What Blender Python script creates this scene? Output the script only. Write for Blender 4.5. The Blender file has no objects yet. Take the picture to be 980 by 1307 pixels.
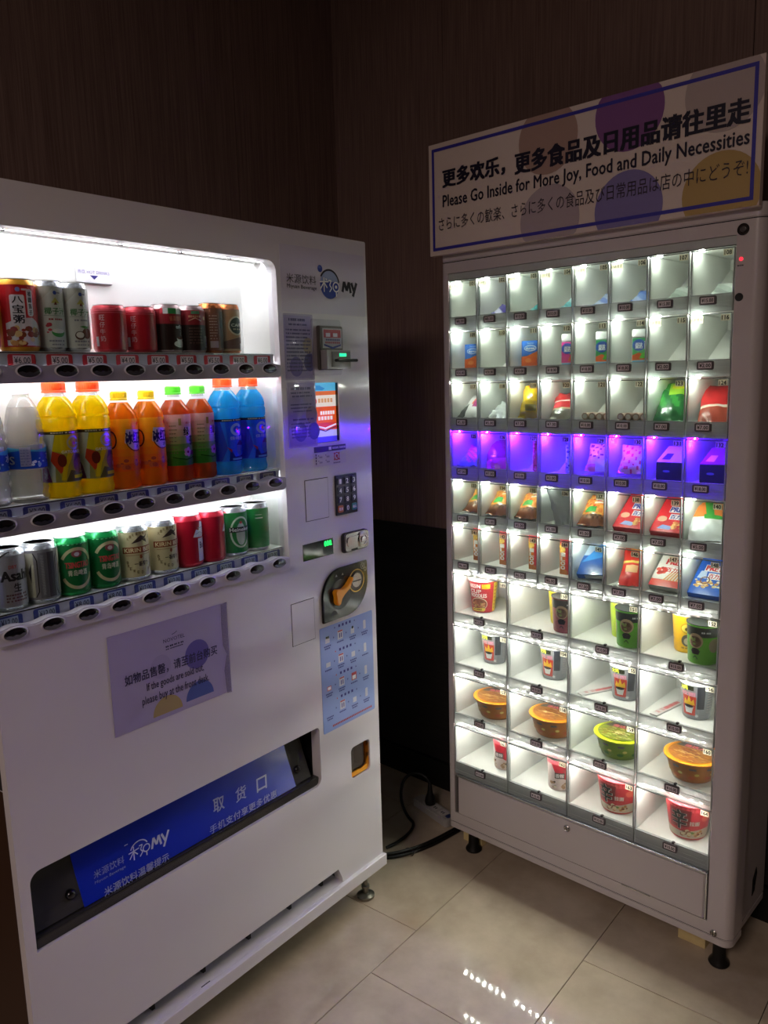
import bpy, bmesh, math, random
from mathutils import Matrix, Vector
random.seed(7)
SC = bpy.context.scene
COL = SC.collection

# ------------------------------------------------------------------ camera
cd = bpy.data.cameras.new('camera'); cam = bpy.data.objects.new('camera', cd); COL.objects.link(cam)
_a, _b, _c = -0.678567970, -0.164907273, -0.0269243953
_f = Vector((math.sin(_a)*math.cos(_b), math.cos(_a)*math.cos(_b), math.sin(_b)))
_r0 = Vector((math.cos(_a), -math.sin(_a), 0)); _u0 = _r0.cross(_f)
_r = math.cos(_c)*_r0 + math.sin(_c)*_u0; _u = -math.sin(_c)*_r0 + math.cos(_c)*_u0
_R = Matrix((_r, _u, -_f)).transposed()
cam.matrix_world = Matrix.Translation((1.36, -1.6388, 1.4892)) @ _R.to_4x4()
cd.sensor_fit = 'VERTICAL'; cd.sensor_height = 36.0; cd.lens = 1025.18334/1307*36.0
cd.clip_start = 0.05
SC.camera = cam

# ------------------------------------------------------------------ view, world, big lights
vs = SC.view_settings
SC.display_settings.display_device = 'sRGB'
vs.view_transform = 'Standard'; vs.look = 'None'; vs.gamma = 1.0; vs.use_curve_mapping = False
vs.exposure = 2.0
w = bpy.data.worlds.new('world'); SC.world = w; w.use_nodes = True
w.node_tree.nodes['Background'].inputs[0].default_value = (1.0, 0.72, 0.62, 1)
w.node_tree.nodes['Background'].inputs[1].default_value = 0.0025
SC.cycles.max_bounces = 8; SC.cycles.diffuse_bounces = 4; SC.cycles.glossy_bounces = 3
SC.cycles.transmission_bounces = 4; SC.cycles.transparent_max_bounces = 14
SC.cycles.caustics_reflective = False; SC.cycles.caustics_refractive = False
SC.cycles.sample_clamp_indirect = 3.0

def lamp(name, loc, size, power, color, rot=(0, 0, 0), size_y=None):
    l = bpy.data.lights.new(name, 'AREA'); l.energy = power; l.color = color
    l.shape = 'RECTANGLE'; l.size = size; l.size_y = size_y or size
    o = bpy.data.objects.new(name, l); COL.objects.link(o); o.location = loc; o.rotation_euler = rot
    return o
lamp('ceiling_fill', (1.4, -4.0, 3.14), 1.2, 19.0, (1.0, 0.80, 0.72))  # unseen fill lamp standing in for lobby glow, placed to lift the upper surfaces

# strengths of the machines' own lamps
TUBE = 6.6; DIODE = 175.0; DIODE_BIG = 150.0; VIOLET = 1900.0

# ------------------------------------------------------------------ materials
def lin(h):
    h = h.lstrip('#'); o = []
    for i in (0, 2, 4):
        c = int(h[i:i+2], 16)/255; o.append(c/12.92 if c <= .04045 else ((c+.055)/1.055)**2.4)
    return (*o, 1)
_mc = {}
def mat(hexc, rough=.5, metal=0.0, coat=0.0, noise=0.0, nscale=30, bump=0.0, spec=None):
    k = (hexc, rough, metal, coat, noise, nscale, bump, spec)
    if k in _mc: return _mc[k]
    m = bpy.data.materials.new('paint_'+hexc.strip('#')); m.use_nodes = True; nt = m.node_tree; p = nt.nodes['Principled BSDF']
    c = lin(hexc); p.inputs['Base Color'].default_value = c; p.inputs['Roughness'].default_value = rough
    p.inputs['Metallic'].default_value = metal; p.inputs['Coat Weight'].default_value = coat; p.inputs['Coat Roughness'].default_value = .08
    if spec is not None: p.inputs['Specular IOR Level'].default_value = spec
    if noise or bump:
        tc = nt.nodes.new('ShaderNodeTexCoord'); n = nt.nodes.new('ShaderNodeTexNoise'); n.inputs['Scale'].default_value = nscale; n.inputs['Detail'].default_value = 4
        nt.links.new(tc.outputs['Object'], n.inputs['Vector'])
        if noise:
            r = nt.nodes.new('ShaderNodeMapRange'); r.inputs['To Min'].default_value = 1-noise; r.inputs['To Max'].default_value = 1+noise
            nt.links.new(n.outputs['Fac'], r.inputs['Value'])
            mx = nt.nodes.new('ShaderNodeVectorMath'); mx.operation = 'SCALE'; mx.inputs[0].default_value = c[:3]
            nt.links.new(r.outputs['Result'], mx.inputs['Scale']); nt.links.new(mx.outputs['Vector'], p.inputs['Base Color'])
        if bump:
            b = nt.nodes.new('ShaderNodeBump'); b.inputs['Strength'].default_value = bump; b.inputs['Distance'].default_value = .002
            nt.links.new(n.outputs['Fac'], b.inputs['Height']); nt.links.new(b.outputs['Normal'], p.inputs['Normal'])
    _mc[k] = m; return m
def emit(hexc, s):
    k = ('e', hexc, s)
    if k in _mc: return _mc[k]
    m = bpy.data.materials.new('light_'+hexc.strip('#')); m.use_nodes = True; p = m.node_tree.nodes['Principled BSDF']
    p.inputs['Base Color'].default_value = lin(hexc); p.inputs['Emission Color'].default_value = lin(hexc); p.inputs['Emission Strength'].default_value = s
    _mc[k] = m; return m
def clear(name, tint='#ffffff', refl=1.0, rough=.02, haze=0.0, hazecol='#ffffff', tl=False):
    """thin clear plastic: straight-through light, fresnel reflection, a little surface haze"""
    k = ('c', name)
    if k in _mc: return _mc[k]
    m = bpy.data.materials.new(name); m.use_nodes = True; nt = m.node_tree
    for n in list(nt.nodes):
        if n.type == 'BSDF_PRINCIPLED': nt.nodes.remove(n)
    out = nt.nodes['Material Output']
    t = nt.nodes.new('ShaderNodeBsdfTransparent'); t.inputs[0].default_value = lin(tint)
    g = nt.nodes.new('ShaderNodeBsdfAnisotropic'); g.inputs['Roughness'].default_value = rough
    fr = nt.nodes.new('ShaderNodeFresnel'); fr.inputs[0].default_value = 1.45
    mu = nt.nodes.new('ShaderNodeMath'); mu.operation = 'MULTIPLY'; mu.inputs[1].default_value = refl
    ge = nt.nodes.new('ShaderNodeNewGeometry'); sb_ = nt.nodes.new('ShaderNodeMath'); sb_.operation = 'SUBTRACT'; sb_.inputs[0].default_value = refl; nt.links.new(ge.outputs['Backfacing'], sb_.inputs[1])
    sb2 = nt.nodes.new('ShaderNodeMath'); sb2.operation = 'MAXIMUM'; sb2.inputs[1].default_value = 0; nt.links.new(sb_.outputs[0], sb2.inputs[0])
    bm_ = nt.nodes.new('ShaderNodeMath'); bm_.operation = 'SUBTRACT'; bm_.inputs[0].default_value = 1; nt.links.new(ge.outputs['Backfacing'], bm_.inputs[1])
    b3 = nt.nodes.new('ShaderNodeMath'); b3.operation = 'MULTIPLY'; nt.links.new(bm_.outputs[0], b3.inputs[0]); nt.links.new(sb2.outputs[0], b3.inputs[1])
    nt.links.new(fr.outputs[0], mu.inputs[0]); nt.links.new(b3.outputs[0], mu.inputs[1]); mu.use_clamp = True
    mx = nt.nodes.new('ShaderNodeMixShader'); nt.links.new(mu.outputs[0], mx.inputs[0])
    if haze:
        d = nt.nodes.new('ShaderNodeBsdfDiffuse'); d.inputs[0].default_value = lin(hazecol)
        if tl:
            d0 = d; d1 = nt.nodes.new('ShaderNodeBsdfTranslucent'); d1.inputs[0].default_value = lin(hazecol); d = nt.nodes.new('ShaderNodeMixShader'); nt.links.new(d0.outputs[0], d.inputs[1]); nt.links.new(d1.outputs[0], d.inputs[2])
        m2 = nt.nodes.new('ShaderNodeMixShader'); m2.inputs[0].default_value = haze
        nt.links.new(t.outputs[0], m2.inputs[1]); nt.links.new(d.outputs[0], m2.inputs[2]); nt.links.new(m2.outputs[0], mx.inputs[1])
    else: nt.links.new(t.outputs[0], mx.inputs[1])
    nt.links.new(g.outputs[0], mx.inputs[2]); nt.links.new(mx.outputs[0], out.inputs[0])
    _mc[k] = m; return m
def liquid(hexc, clearness=.25, trans=.68):
    k = ('l', hexc, clearness)
    if k in _mc: return _mc[k]
    m = bpy.data.materials.new('liquid_'+hexc.strip('#')); m.use_nodes = True; nt = m.node_tree
    p = nt.nodes['Principled BSDF']; out = nt.nodes['Material Output']
    p.inputs['Base Color'].default_value = lin(hexc); p.inputs['Roughness'].default_value = .12; p.inputs['Coat Weight'].default_value = .3
    tl = nt.nodes.new('ShaderNodeBsdfTranslucent'); tl.inputs[0].default_value = tuple(min(1, q*1.15) for q in lin(hexc))
    tp = nt.nodes.new('ShaderNodeBsdfTransparent'); tp.inputs[0].default_value = lin(hexc)
    a = nt.nodes.new('ShaderNodeMixShader'); a.inputs[0].default_value = trans
    b = nt.nodes.new('ShaderNodeMixShader'); b.inputs[0].default_value = clearness
    nt.links.new(p.outputs[0], a.inputs[1]); nt.links.new(tl.outputs[0], a.inputs[2]); nt.links.new(a.outputs[0], b.inputs[1]); nt.links.new(tp.outputs[0], b.inputs[2]); nt.links.new(b.outputs[0], out.inputs[0])
    _mc[k] = m; return m

def thin(hexc, t=.65):
    return liquid(hexc, .02, t)
WHITE = mat('#dcd8dc', .26, 0, .5, .03, 6)
LILAC = mat('#d3cddb', .24, 0, .5)
CREAM = mat('#bfb7b7', .34, 0, .25, .03, 5)
INNER = mat('#e6e6e2', .55)
ALU = mat('#c9ccd0', .25, .9); ALUD = mat('#8d9094', .35, .8); STEEL = mat('#b8b8ba', .22, 1.0)
BLACK = mat('#060607', .25, 0, .4); DARK = mat('#141416', .5); GROOVE = mat('#1a161a', .7)
INK = mat('#0c0a22', .5); NAVY = mat('#232268', .35); PAPER = mat('#cbc4d6', .55); PW = mat('#f2f2f2', .45)
GLASS = clear('clear_glass', '#f6fbfa', 1.0); ACRYL = clear('clear_acrylic', '#f2f8f6', .9, .03, .03, '#dfe8e6')
STRIPM = clear('frosted_acrylic', '#dfe4e2', .8, .12, .62, '#c4cac8', True)

# ------------------------------------------------------------------ geometry builder
_tc = {}
def text_mesh(s, bold):
    k = (s, bold)
    if k not in _tc:
        c = bpy.data.curves.new('t', 'FONT'); c.body = s; c.size = 1; c.resolution_u = 2; c.space_character = 1.02
        o = bpy.data.objects.new('t', c); COL.objects.link(o)
        me = bpy.data.meshes.new_from_object(o)
        vs_ = [(v.co.x, v.co.y) for v in me.vertices]; fs = [tuple(p.vertices) for p in me.polygons]
        bpy.data.objects.remove(o); bpy.data.curves.remove(c); bpy.data.meshes.remove(me)
        xs = [v[0] for v in vs_] or [0, 1]; ys = [v[1] for v in vs_] or [0, 1]
        _tc[k] = (vs_, fs, min(xs), max(xs), min(ys), max(ys))
    return _tc[k]
def rr(x0, z0, x1, z1, r, n=5):
    rs = r if isinstance(r, (tuple, list)) else (r, r, r, r)   # bl, br, tr, tl
    P = []
    for (cx, cz, a0, q) in ((x0, z0, 180, rs[0]), (x1, z0, 270, rs[1]), (x1, z1, 0, rs[2]), (x0, z1, 90, rs[3])):
        sx = 1 if cx == x0 else -1; sz = 1 if cz == z0 else -1
        if q <= 1e-6: P.append((cx, cz)); continue
        for i in range(n+1):
            a = math.radians(a0+90*i/n); P.append((cx+sx*q+q*math.cos(a), cz+sz*q+q*math.sin(a)))
    return P
def ell(x, z, rx, rz, n=20, a0=0, a1=360):
    k = n if a1-a0 >= 360 else n+1
    return [(x+rx*math.cos(math.radians(a0+(a1-a0)*i/n)), z+rz*math.sin(math.radians(a0+(a1-a0)*i/n))) for i in range(k)]
class G:
    def __init__(s): s.v = []; s.f = []; s.m = []; s.mats = []
    def mi(s, m):
        if m not in s.mats: s.mats.append(m)
        return s.mats.index(m)
    def add(s, vs_, fs, m):
        b = len(s.v); s.v += [tuple(x) for x in vs_]; k = s.mi(m) if not isinstance(m, list) else None
        for i, f in enumerate(fs):
            s.f.append(tuple(b+j for j in f)); s.m.append(k if k is not None else s.mi(m[i]))
        return s
    def box(s, x0, y0, z0, x1, y1, z1, m):
        return s.add([(x0, y0, z0), (x1, y0, z0), (x1, y1, z0), (x0, y1, z0), (x0, y0, z1), (x1, y0, z1), (x1, y1, z1), (x0, y1, z1)],
                     [(0, 3, 2, 1), (4, 5, 6, 7), (0, 1, 5, 4), (1, 2, 6, 5), (2, 3, 7, 6), (3, 0, 4, 7)], m)
    def poly(s, pts, y, m): return s.add([(x, y, z) for x, z in pts], [tuple(range(len(pts)))], m)
    def rect(s, x0, z0, x1, z1, y, m): return s.poly([(x0, z0), (x1, z0), (x1, z1), (x0, z1)], y, m)
    def prism(s, pts, y0, y1, m):
        n = len(pts); v = [(x, y0, z) for x, z in pts]+[(x, y1, z) for x, z in pts]
        return s.add(v, [tuple(range(n)), tuple(range(2*n-1, n-1, -1))]+[(i, n+i, n+(i+1) % n, (i+1) % n) for i in range(n)], m)
    def ring(s, x, z, rx, rz, t, y, m, a0=0, a1=360, n=24):
        o = ell(x, z, rx, rz, n, a0, a1); i_ = ell(x, z, rx-t, rz-t, n, a0, a1); L = len(o)
        return s.add([(a, y, b) for a, b in o]+[(a, y, b) for a, b in i_], [(k, (k+1) % L, L+(k+1) % L, L+k) for k in range(L if a1-a0 >= 360 else L-1)], m)
    def line(s, pts, w_, y, m):
        for (x0, z0), (x1, z1) in zip(pts, pts[1:]):
            d = math.hypot(x1-x0, z1-z0) or 1; nx, nz = -(z1-z0)/d*w_/2, (x1-x0)/d*w_/2
            s.poly([(x0-nx, z0-nz), (x1-nx, z1-nz), (x1+nx, z1+nz), (x0+nx, z0+nz)], y, m)
        return s
    def lathe(s, prof, m, n=24, cx=0, cy=0):
        v = []; f = []; ms = []
        for r, z in prof: v += [(cx+r*math.sin(2*math.pi*i/n), cy-r*math.cos(2*math.pi*i/n), z) for i in range(n)]
        for k in range(len(prof)-1):
            for i in range(n):
                j = (i+1) % n; f.append((k*n+i, k*n+j, (k+1)*n+j, (k+1)*n+i)); ms.append(m[k] if isinstance(m, list) else m)
        if prof[0][0] > 1e-4: f.append(tuple(range(n-1, -1, -1))); ms.append(m[0] if isinstance(m, list) else m)
        if prof[-1][0] > 1e-4: f.append(tuple((len(prof)-1)*n+i for i in range(n))); ms.append(m[-1] if isinstance(m, list) else m)
        return s.add(v, f, ms)
    def cyly(s, x, z, r, y0, y1, m, n=20): return s.prism(ell(x, z, r, r, n), y0, y1, m)
    def tube(s, path, r, m, n=8):
        pts = [Vector(p) for p in path]; v = []; f = []
        for i, p in enumerate(pts):
            t = (pts[min(i+1, len(pts)-1)]-pts[max(i-1, 0)]).normalized(); a = t.cross(Vector((0, 0, 1)))
            if a.length < .05: a = t.cross(Vector((1, 0, 0)))
            a.normalize(); b = t.cross(a)
            v += [p+r*(math.cos(2*math.pi*k/n)*a+math.sin(2*math.pi*k/n)*b) for k in range(n)]
        for i in range(len(pts)-1):
            for k in range(n): f.append((i*n+k, i*n+(k+1) % n, (i+1)*n+(k+1) % n, (i+1)*n+k))
        f.append(tuple(range(n))); f.append(tuple((len(pts)-1)*n+k for k in range(n)))
        return s.add(v, f, m)
    def text(s, t, x0, x1, z0, z1, y, m, bold=0.0):
        v, f, a, b, c, d = text_mesh(t, 0); sx = (x1-x0)/max(b-a, 1e-6); sz = (z1-z0)/max(d-c, 1e-6)
        k = bold*.8*sz   # heavier strokes: the same outline set again a hair to each side
        for i, (ox, oz) in enumerate([(0, 0)] if bold <= 0 else [(-k, 0), (k, 0), (0, k), (0, -k)] if bold < .025 else [(-k, -k*.6), (k, -k*.6), (-k, k*.6), (k, k*.6), (0, 0)]):
            s.add([(x0+(p-a)*sx+ox, y-i*2e-6, z0+(q-c)*sz+oz) for p, q in v], f, m)
        return s
    def plate(s, outer, holes, y0, y1, m):
        c = bpy.data.curves.new('p', 'CURVE'); c.dimensions = '2D'; c.fill_mode = 'BOTH'; c.extrude = abs(y1-y0)/2
        for P in [outer]+holes:
            sp = c.splines.new('POLY'); sp.points.add(len(P)-1); sp.use_cyclic_u = True
            for q, (x, z) in zip(sp.points, P): q.co = (x, z, 0, 1)
        o = bpy.data.objects.new('p', c); COL.objects.link(o); me = bpy.data.meshes.new_from_object(o)
        ym = (y0+y1)/2
        s.add([(v.co.x, ym-v.co.z, v.co.y) for v in me.vertices], [tuple(p.vertices) for p in me.polygons], m)
        bpy.data.objects.remove(o); bpy.data.curves.remove(c); bpy.data.meshes.remove(me); return s
    def map(s, fn): s.v = [tuple(fn(*p)) for p in s.v]; return s
    def mesh(s, name, wrap=None, smooth=False, bevel=0, seg=2, weld=False, step=.0045):
        me = bpy.data.meshes.new(name); me.from_pydata(s.v, [], s.f)
        for m in s.mats: me.materials.append(m)
        me.polygons.foreach_set('material_index', s.m)
        if wrap or bevel or weld:
            bm = bmesh.new(); bm.from_mesh(me)
            if weld: bmesh.ops.remove_doubles(bm, verts=bm.verts, dist=1e-5)
            if wrap:
                R, R0 = wrap; xs = [v.co.x for v in bm.verts]
                k = math.ceil(min(xs)/step)
                while k*step < max(xs):
                    bmesh.ops.bisect_plane(bm, geom=bm.verts[:]+bm.edges[:]+bm.faces[:], dist=1e-6, plane_co=(k*step, 0, 0), plane_no=(1, 0, 0)); k += 1
                for v in bm.verts:
                    a = v.co.x/R0; r = R(v.co.z)-v.co.y; v.co = Vector((r*math.sin(a), -r*math.cos(a), v.co.z))
            if bevel:
                es = [e for e in bm.edges if len(e.link_faces) == 2 and e.calc_face_angle(0) > .6]
                bmesh.ops.bevel(bm, geom=es, offset=bevel, segments=seg, affect='EDGES', clamp_overlap=True)
            bm.to_mesh(me); bm.free()
        if smooth:
            me.polygons.foreach_set('use_smooth', [True]*len(me.polygons))
            try: me.set_sharp_from_angle(angle=math.radians(38))
            except Exception: pass
        me.update(); return me
    def build(s, name, parent=None, **k):
        o = bpy.data.objects.new(name, s.mesh(name, **k)); COL.objects.link(o)
        if parent: o.parent = parent
        return o
def root(name, M=None, label=None, cat=None, group=None):
    o = bpy.data.objects.new(name, None); COL.objects.link(o); o.empty_display_size = .05
    if M is not None: o.matrix_world = M
    if label: o['label'] = label
    if cat: o['category'] = cat
    if group: o['group'] = group
    return o
def copy_tree(r, M, label, group=None):
    c = r.copy(); COL.objects.link(c); c.matrix_world = M; c['label'] = label
    if group: c['group'] = group
    def rec(a, b):
        for ch in a.children:
            d = ch.copy(); COL.objects.link(d); d.parent = b; rec(ch, d)
    rec(r, c); return c
PHI = -0.0716755561
M1 = Matrix.Rotation(math.pi/2, 4, 'Z')
O2 = Vector((0.05179819, 0.29874212, 0)); M2 = Matrix.Translation(O2) @ Matrix.Rotation(PHI, 4, 'Z')
def at(M, u, d, z, yaw=0, tilt=0, roll=0):
    return M @ Matrix.Translation((u, d, z)) @ Matrix.Rotation(yaw, 4, 'Z') @ Matrix.Rotation(tilt, 4, 'X') @ Matrix.Rotation(roll, 4, 'Y')

# ------------------------------------------------------------------ room
def wood(name, c1, c2, horiz=False):
    m = bpy.data.materials.new(name); m.use_nodes = True; nt = m.node_tree; p = nt.nodes['Principled BSDF']; p.inputs['Roughness'].default_value = .5; p.inputs['Specular IOR Level'].default_value = .3
    tc = nt.nodes.new('ShaderNodeTexCoord'); mp = nt.nodes.new('ShaderNodeMapping'); mp.inputs['Scale'].default_value = (2, 2, 60) if horiz else (70, 70, 1.5)
    n = nt.nodes.new('ShaderNodeTexNoise'); n.inputs['Scale'].default_value = 3; n.inputs['Detail'].default_value = 6
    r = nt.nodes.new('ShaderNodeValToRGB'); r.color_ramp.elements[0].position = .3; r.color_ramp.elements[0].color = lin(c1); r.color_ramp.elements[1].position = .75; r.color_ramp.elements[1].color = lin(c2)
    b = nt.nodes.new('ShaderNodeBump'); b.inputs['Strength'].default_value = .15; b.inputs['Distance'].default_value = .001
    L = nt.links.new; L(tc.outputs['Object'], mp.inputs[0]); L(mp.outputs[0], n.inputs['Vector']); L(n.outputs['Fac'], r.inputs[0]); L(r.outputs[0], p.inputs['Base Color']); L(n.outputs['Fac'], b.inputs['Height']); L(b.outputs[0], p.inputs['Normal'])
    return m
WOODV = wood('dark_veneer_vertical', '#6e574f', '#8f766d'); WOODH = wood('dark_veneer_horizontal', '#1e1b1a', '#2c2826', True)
def struct(o, kind='structure'): o['kind'] = kind; return o
# floor: porcelain tiles on a dark bed
def tile_mat():
    m = bpy.data.materials.new('polished_porcelain'); m.use_nodes = True; nt = m.node_tree; p = nt.nodes['Principled BSDF']; L = nt.links.new
    tc = nt.nodes.new('ShaderNodeTexCoord'); geo = nt.nodes.new('ShaderNodeNewGeometry')
    n = nt.nodes.new('ShaderNodeTexNoise'); n.inputs['Scale'].default_value = 5; n.inputs['Detail'].default_value = 8; n.inputs['Roughness'].default_value = .62
    L(geo.outputs['Position'], n.inputs['Vector'])
    r = nt.nodes.new('ShaderNodeValToRGB'); r.color_ramp.elements[0].position = .35; r.color_ramp.elements[0].color = lin('#b0a08b'); r.color_ramp.elements[1].position = .7; r.color_ramp.elements[1].color = lin('#cbbba6')
    L(n.outputs['Fac'], r.inputs[0])
    # a rust-yellow drink stain near the joint crossing
    vd = nt.nodes.new('ShaderNodeVectorMath'); vd.operation = 'DISTANCE'; vd.inputs[1].default_value = (.135, -.045, 0); L(geo.outputs['Position'], vd.inputs[0])
    mr = nt.nodes.new('ShaderNodeMapRange'); mr.inputs['From Min'].default_value = .075; mr.inputs['From Max'].default_value = .0; mr.inputs['To Max'].default_value = .55; L(vd.outputs['Value'], mr.inputs['Value'])
    ml = nt.nodes.new('ShaderNodeMath'); ml.operation = 'MULTIPLY'; L(mr.outputs[0], ml.inputs[0]); L(n.outputs['Fac'], ml.inputs[1])
    mx = nt.nodes.new('ShaderNodeMixRGB'); mx.inputs[2].default_value = lin('#8a6420'); L(ml.outputs[0], mx.inputs[0]); L(r.outputs[0], mx.inputs[1]); L(mx.outputs[0], p.inputs['Base Color'])
    # scuffs change only the gloss
    n2 = nt.nodes.new('ShaderNodeTexNoise'); n2.inputs['Scale'].default_value = 14; n2.inputs['Detail'].default_value = 6; L(geo.outputs['Position'], n2.inputs['Vector'])
    r2 = nt.nodes.new('ShaderNodeMapRange'); r2.inputs['From Min'].default_value = .3; r2.inputs['From Max'].default_value = .8; r2.inputs['To Min'].default_value = .03; r2.inputs['To Max'].default_value = .08; L(n2.outputs['Fac'], r2.inputs['Value']); L(r2.outputs[0], p.inputs['Roughness'])
    return m
TILE = tile_mat()
fl = struct(G().box(-.66, -5, -.06, 4.2, .72, -.006, mat('#4a453d', .8)).build('floor'))
tw, tl_ = .41, .82
ti = None
for k in range(-2, 9):
    x0 = .165+(k-1)*tw+(.0)
    off = {0: -.065, 1: .56, 2: .1}.get(k, -.065+.31*k)
    for j in range(-5, 3):
        y0 = off+(j-1)*tl_
        y1 = y0+tl_
        xa, xb, ya, yb = max(x0, -.655), min(x0+tw, 4.1), max(y0, -4.9), min(y1, .68)
        if xb-xa < .03 or yb-ya < .03: continue
        g = G().box(xa+.0009, ya+.0009, -.008, xb-.0009, yb-.0009, 0, TILE)
        o = g.build('floor_tile', fl, bevel=.0006, seg=1)
# walls
XW = -.664; ZC = 3.2
def back(u0, u1, d0, d1, z0, z1, m, name, parent): return G().box(u0, d0, z0, u1, d1, z1, m).build(name, parent)
wb = struct(G().box(-.75, .312, 0, 3.6, .40, ZC, mat('#14100e', .8)).build('wall_back')); wb.matrix_world = M2
for (a, b) in ((-.745, -.2485), (-.2465, .6975), (.6995, 1.6415), (1.6435, 2.6), (2.602, 3.55)):
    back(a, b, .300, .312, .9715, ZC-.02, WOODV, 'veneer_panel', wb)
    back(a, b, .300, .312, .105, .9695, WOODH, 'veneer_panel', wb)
bb = struct(G().box(-.74, .290, 0, 3.55, .312, .1, mat('#0b0a0a', .45)).build('baseboard_back')); bb.matrix_world = M2
wl = struct(G().box(XW-.09, -5, 0, XW-.012, .70, ZC, mat('#14100e', .8)).build('wall_left'))
for (a, b) in ((-4.57, -3.622), (-3.62, -2.672), (-2.67, -1.722), (-1.72, -.769), (-.767, .1815), (.1835, .655)):
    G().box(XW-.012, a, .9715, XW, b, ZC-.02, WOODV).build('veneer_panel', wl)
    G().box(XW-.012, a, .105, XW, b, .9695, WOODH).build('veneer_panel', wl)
struct(G().box(XW-.012, -4.6, 0, XW+.008, .62, .1, mat('#0b0a0a', .45)).build('baseboard_left'))
struct(G().box(-.75, -5, ZC, 4.2, .8, ZC+.1, mat('#57504a', .8)).build('ceiling'))

# ------------------------------------------------------------------ drinks machine
ma = root('drinks_vending_machine', M1, 'white drinks vending machine with three lit shelves of cans and bottles', 'vending machine')
UL, UR = -1.034, 0.0
WU0, WU1, WZ0, WZ1 = -1.026, -.318, 1.046, 1.757
holes = [rr(WU0, WZ0, WU1, WZ1, .024, 6),
         rr(-1.013, .453, -.240, .612, (.002, .02, .012, .022), 5),
         [(-.97, .138), (-.172, .1385), (-.172, .148), (-.189, .184), (-.96, .184)],
         rr(-.205, 1.336, -.121, 1.483, .002, 2),
         rr(-.122, .416, -.043, .506, .012, 4)]
holes[2] = [(-.985, .1385), (-.172, .1385), (-.174, .150), (-.189, .184), (-.985, .184)]
G().plate(rr(UL, .136, UR, 1.832, .004, 2), holes, 0, .03, WHITE).build('front_panel', ma, bevel=.0015, seg=1)
G().box(UL+.003, .03, .10, UR-.003, .055, .136, DARK).box(UL+.003, .13, .136, UR-.003, .60, 1.829, WHITE).box(UL+.003, .03, 1.803, UR-.003, .13, 1.829, WHITE)\
   .box(UL+.003, .03, .62, -.318, .13, 1.03, WHITE).box(-.23, .03, .51, UR-.003, .13, 1.33, WHITE).box(-.312, .03, 1.49, UR-.003, .13, 1.765, WHITE).build('body', ma)
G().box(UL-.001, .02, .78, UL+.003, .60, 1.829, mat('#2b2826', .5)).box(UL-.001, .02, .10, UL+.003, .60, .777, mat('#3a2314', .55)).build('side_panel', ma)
# display chamber
CH = G(); b0, b1 = .123, .13
CH.box(WU0-.004, b0, WZ0-.01, WU1+.01, b1, 1.80, INNER).box(WU0-.008, .03, WZ0-.01, WU0-.002, b1, 1.78, INNER).box(WU1+.002, .03, WZ0-.01, WU1+.009, b1, 1.78, INNER)
CH.box(WU0-.004, .03, WZ0-.014, WU1+.004, b1, WZ0-.002, INNER).box(WU0-.004, .046, 1.758, WU1+.004, .078, 1.764, INNER).box(WU0-.004, .030, 1.777, WU1+.004, .046, 1.781, INNER).box(WU0-.004, .046, 1.764, WU1+.004, .049, 1.781, INNER).box(WU0-.004, .078, 1.795, WU1+.004, b1, 1.80, INNER).box(WU0-.004, .074, 1.764, WU1+.004, .079, 1.797, INNER)
CH.build('display_chamber', ma)
for u in (-.93, -.70, -.56, -.43):
    h = G().tube([(u-.004, .03, 1.7575), (u-.004, .025, 1.753), (u+.004, .025, 1.753), (u+.004, .03, 1.7575)], .0012, DARK, 6)
    h.build('roof_clip', ma)
G().lathe([(.0, 0), (.004, 0), (.004, .69), (0, .69)], emit('#fbf4ff', TUBE*1.25), 10).map(lambda x, y, z: (-1.02+z, .098+x, 1.778+y)).build('light_tube', ma)
G().lathe([(.0, 0), (.003, 0), (.003, .69), (0, .69)], emit('#fbf4ff', TUBE*1.6), 10).map(lambda x, y, z: (-1.02+z, .0365+x, 1.768+y)).build('light_tube', ma)
for z in (1.514, 1.254): G().lathe([(.0, 0), (.004, 0), (.004, .69), (0, .69)], emit('#fbf6ff', TUBE*1.5), 10).map(lambda x, y, zz, z=z: (-1.02+zz, .0245+x, z+y)).build('light_tube', ma)
G().box(WU0+.001, .0145, WZ0+.001, WU1-.001, .0175, WZ1-.001, GLASS).build('display_glass', ma)
# shelf rows
BU = [-.996+.0705*i for i in range(10)]
SHELF = [(1.552, 1.5175), (1.286, 1.2585), (1.098, 1.0675)]
PR = [['¥6.00', '¥6.00', '¥5.00', '¥5.00', '¥4.00', '¥5.00', '¥5.50', '¥5.50', '¥6.00', '¥6.00'],
      ['¥3.00', '¥3.00', '¥6.00', '¥6.00', '¥5.00', '¥5.00', '¥5.00', '¥5.00', '¥6.00', '¥6.00'],
      ['¥12.00', '¥12.00', '¥8.00', '¥8.00', '¥12.00', '¥12.00', '¥12.00', '¥12.00', '¥12.00', '¥12.00']]
SGREY = mat('#98949e', .3, .0, .3); SLIGHT = mat('#c4c0ca', .3, 0, .3)
RED = mat('#c8202c', .4)
tagcol = [(mat('#b82630', .4), mat('#dcc8c8', .5)), (mat('#2a2a6e', .4), mat('#8e8a94', .5)), (mat('#2c3a7c', .4), mat('#a4b4bc', .5))]
btn = None
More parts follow.
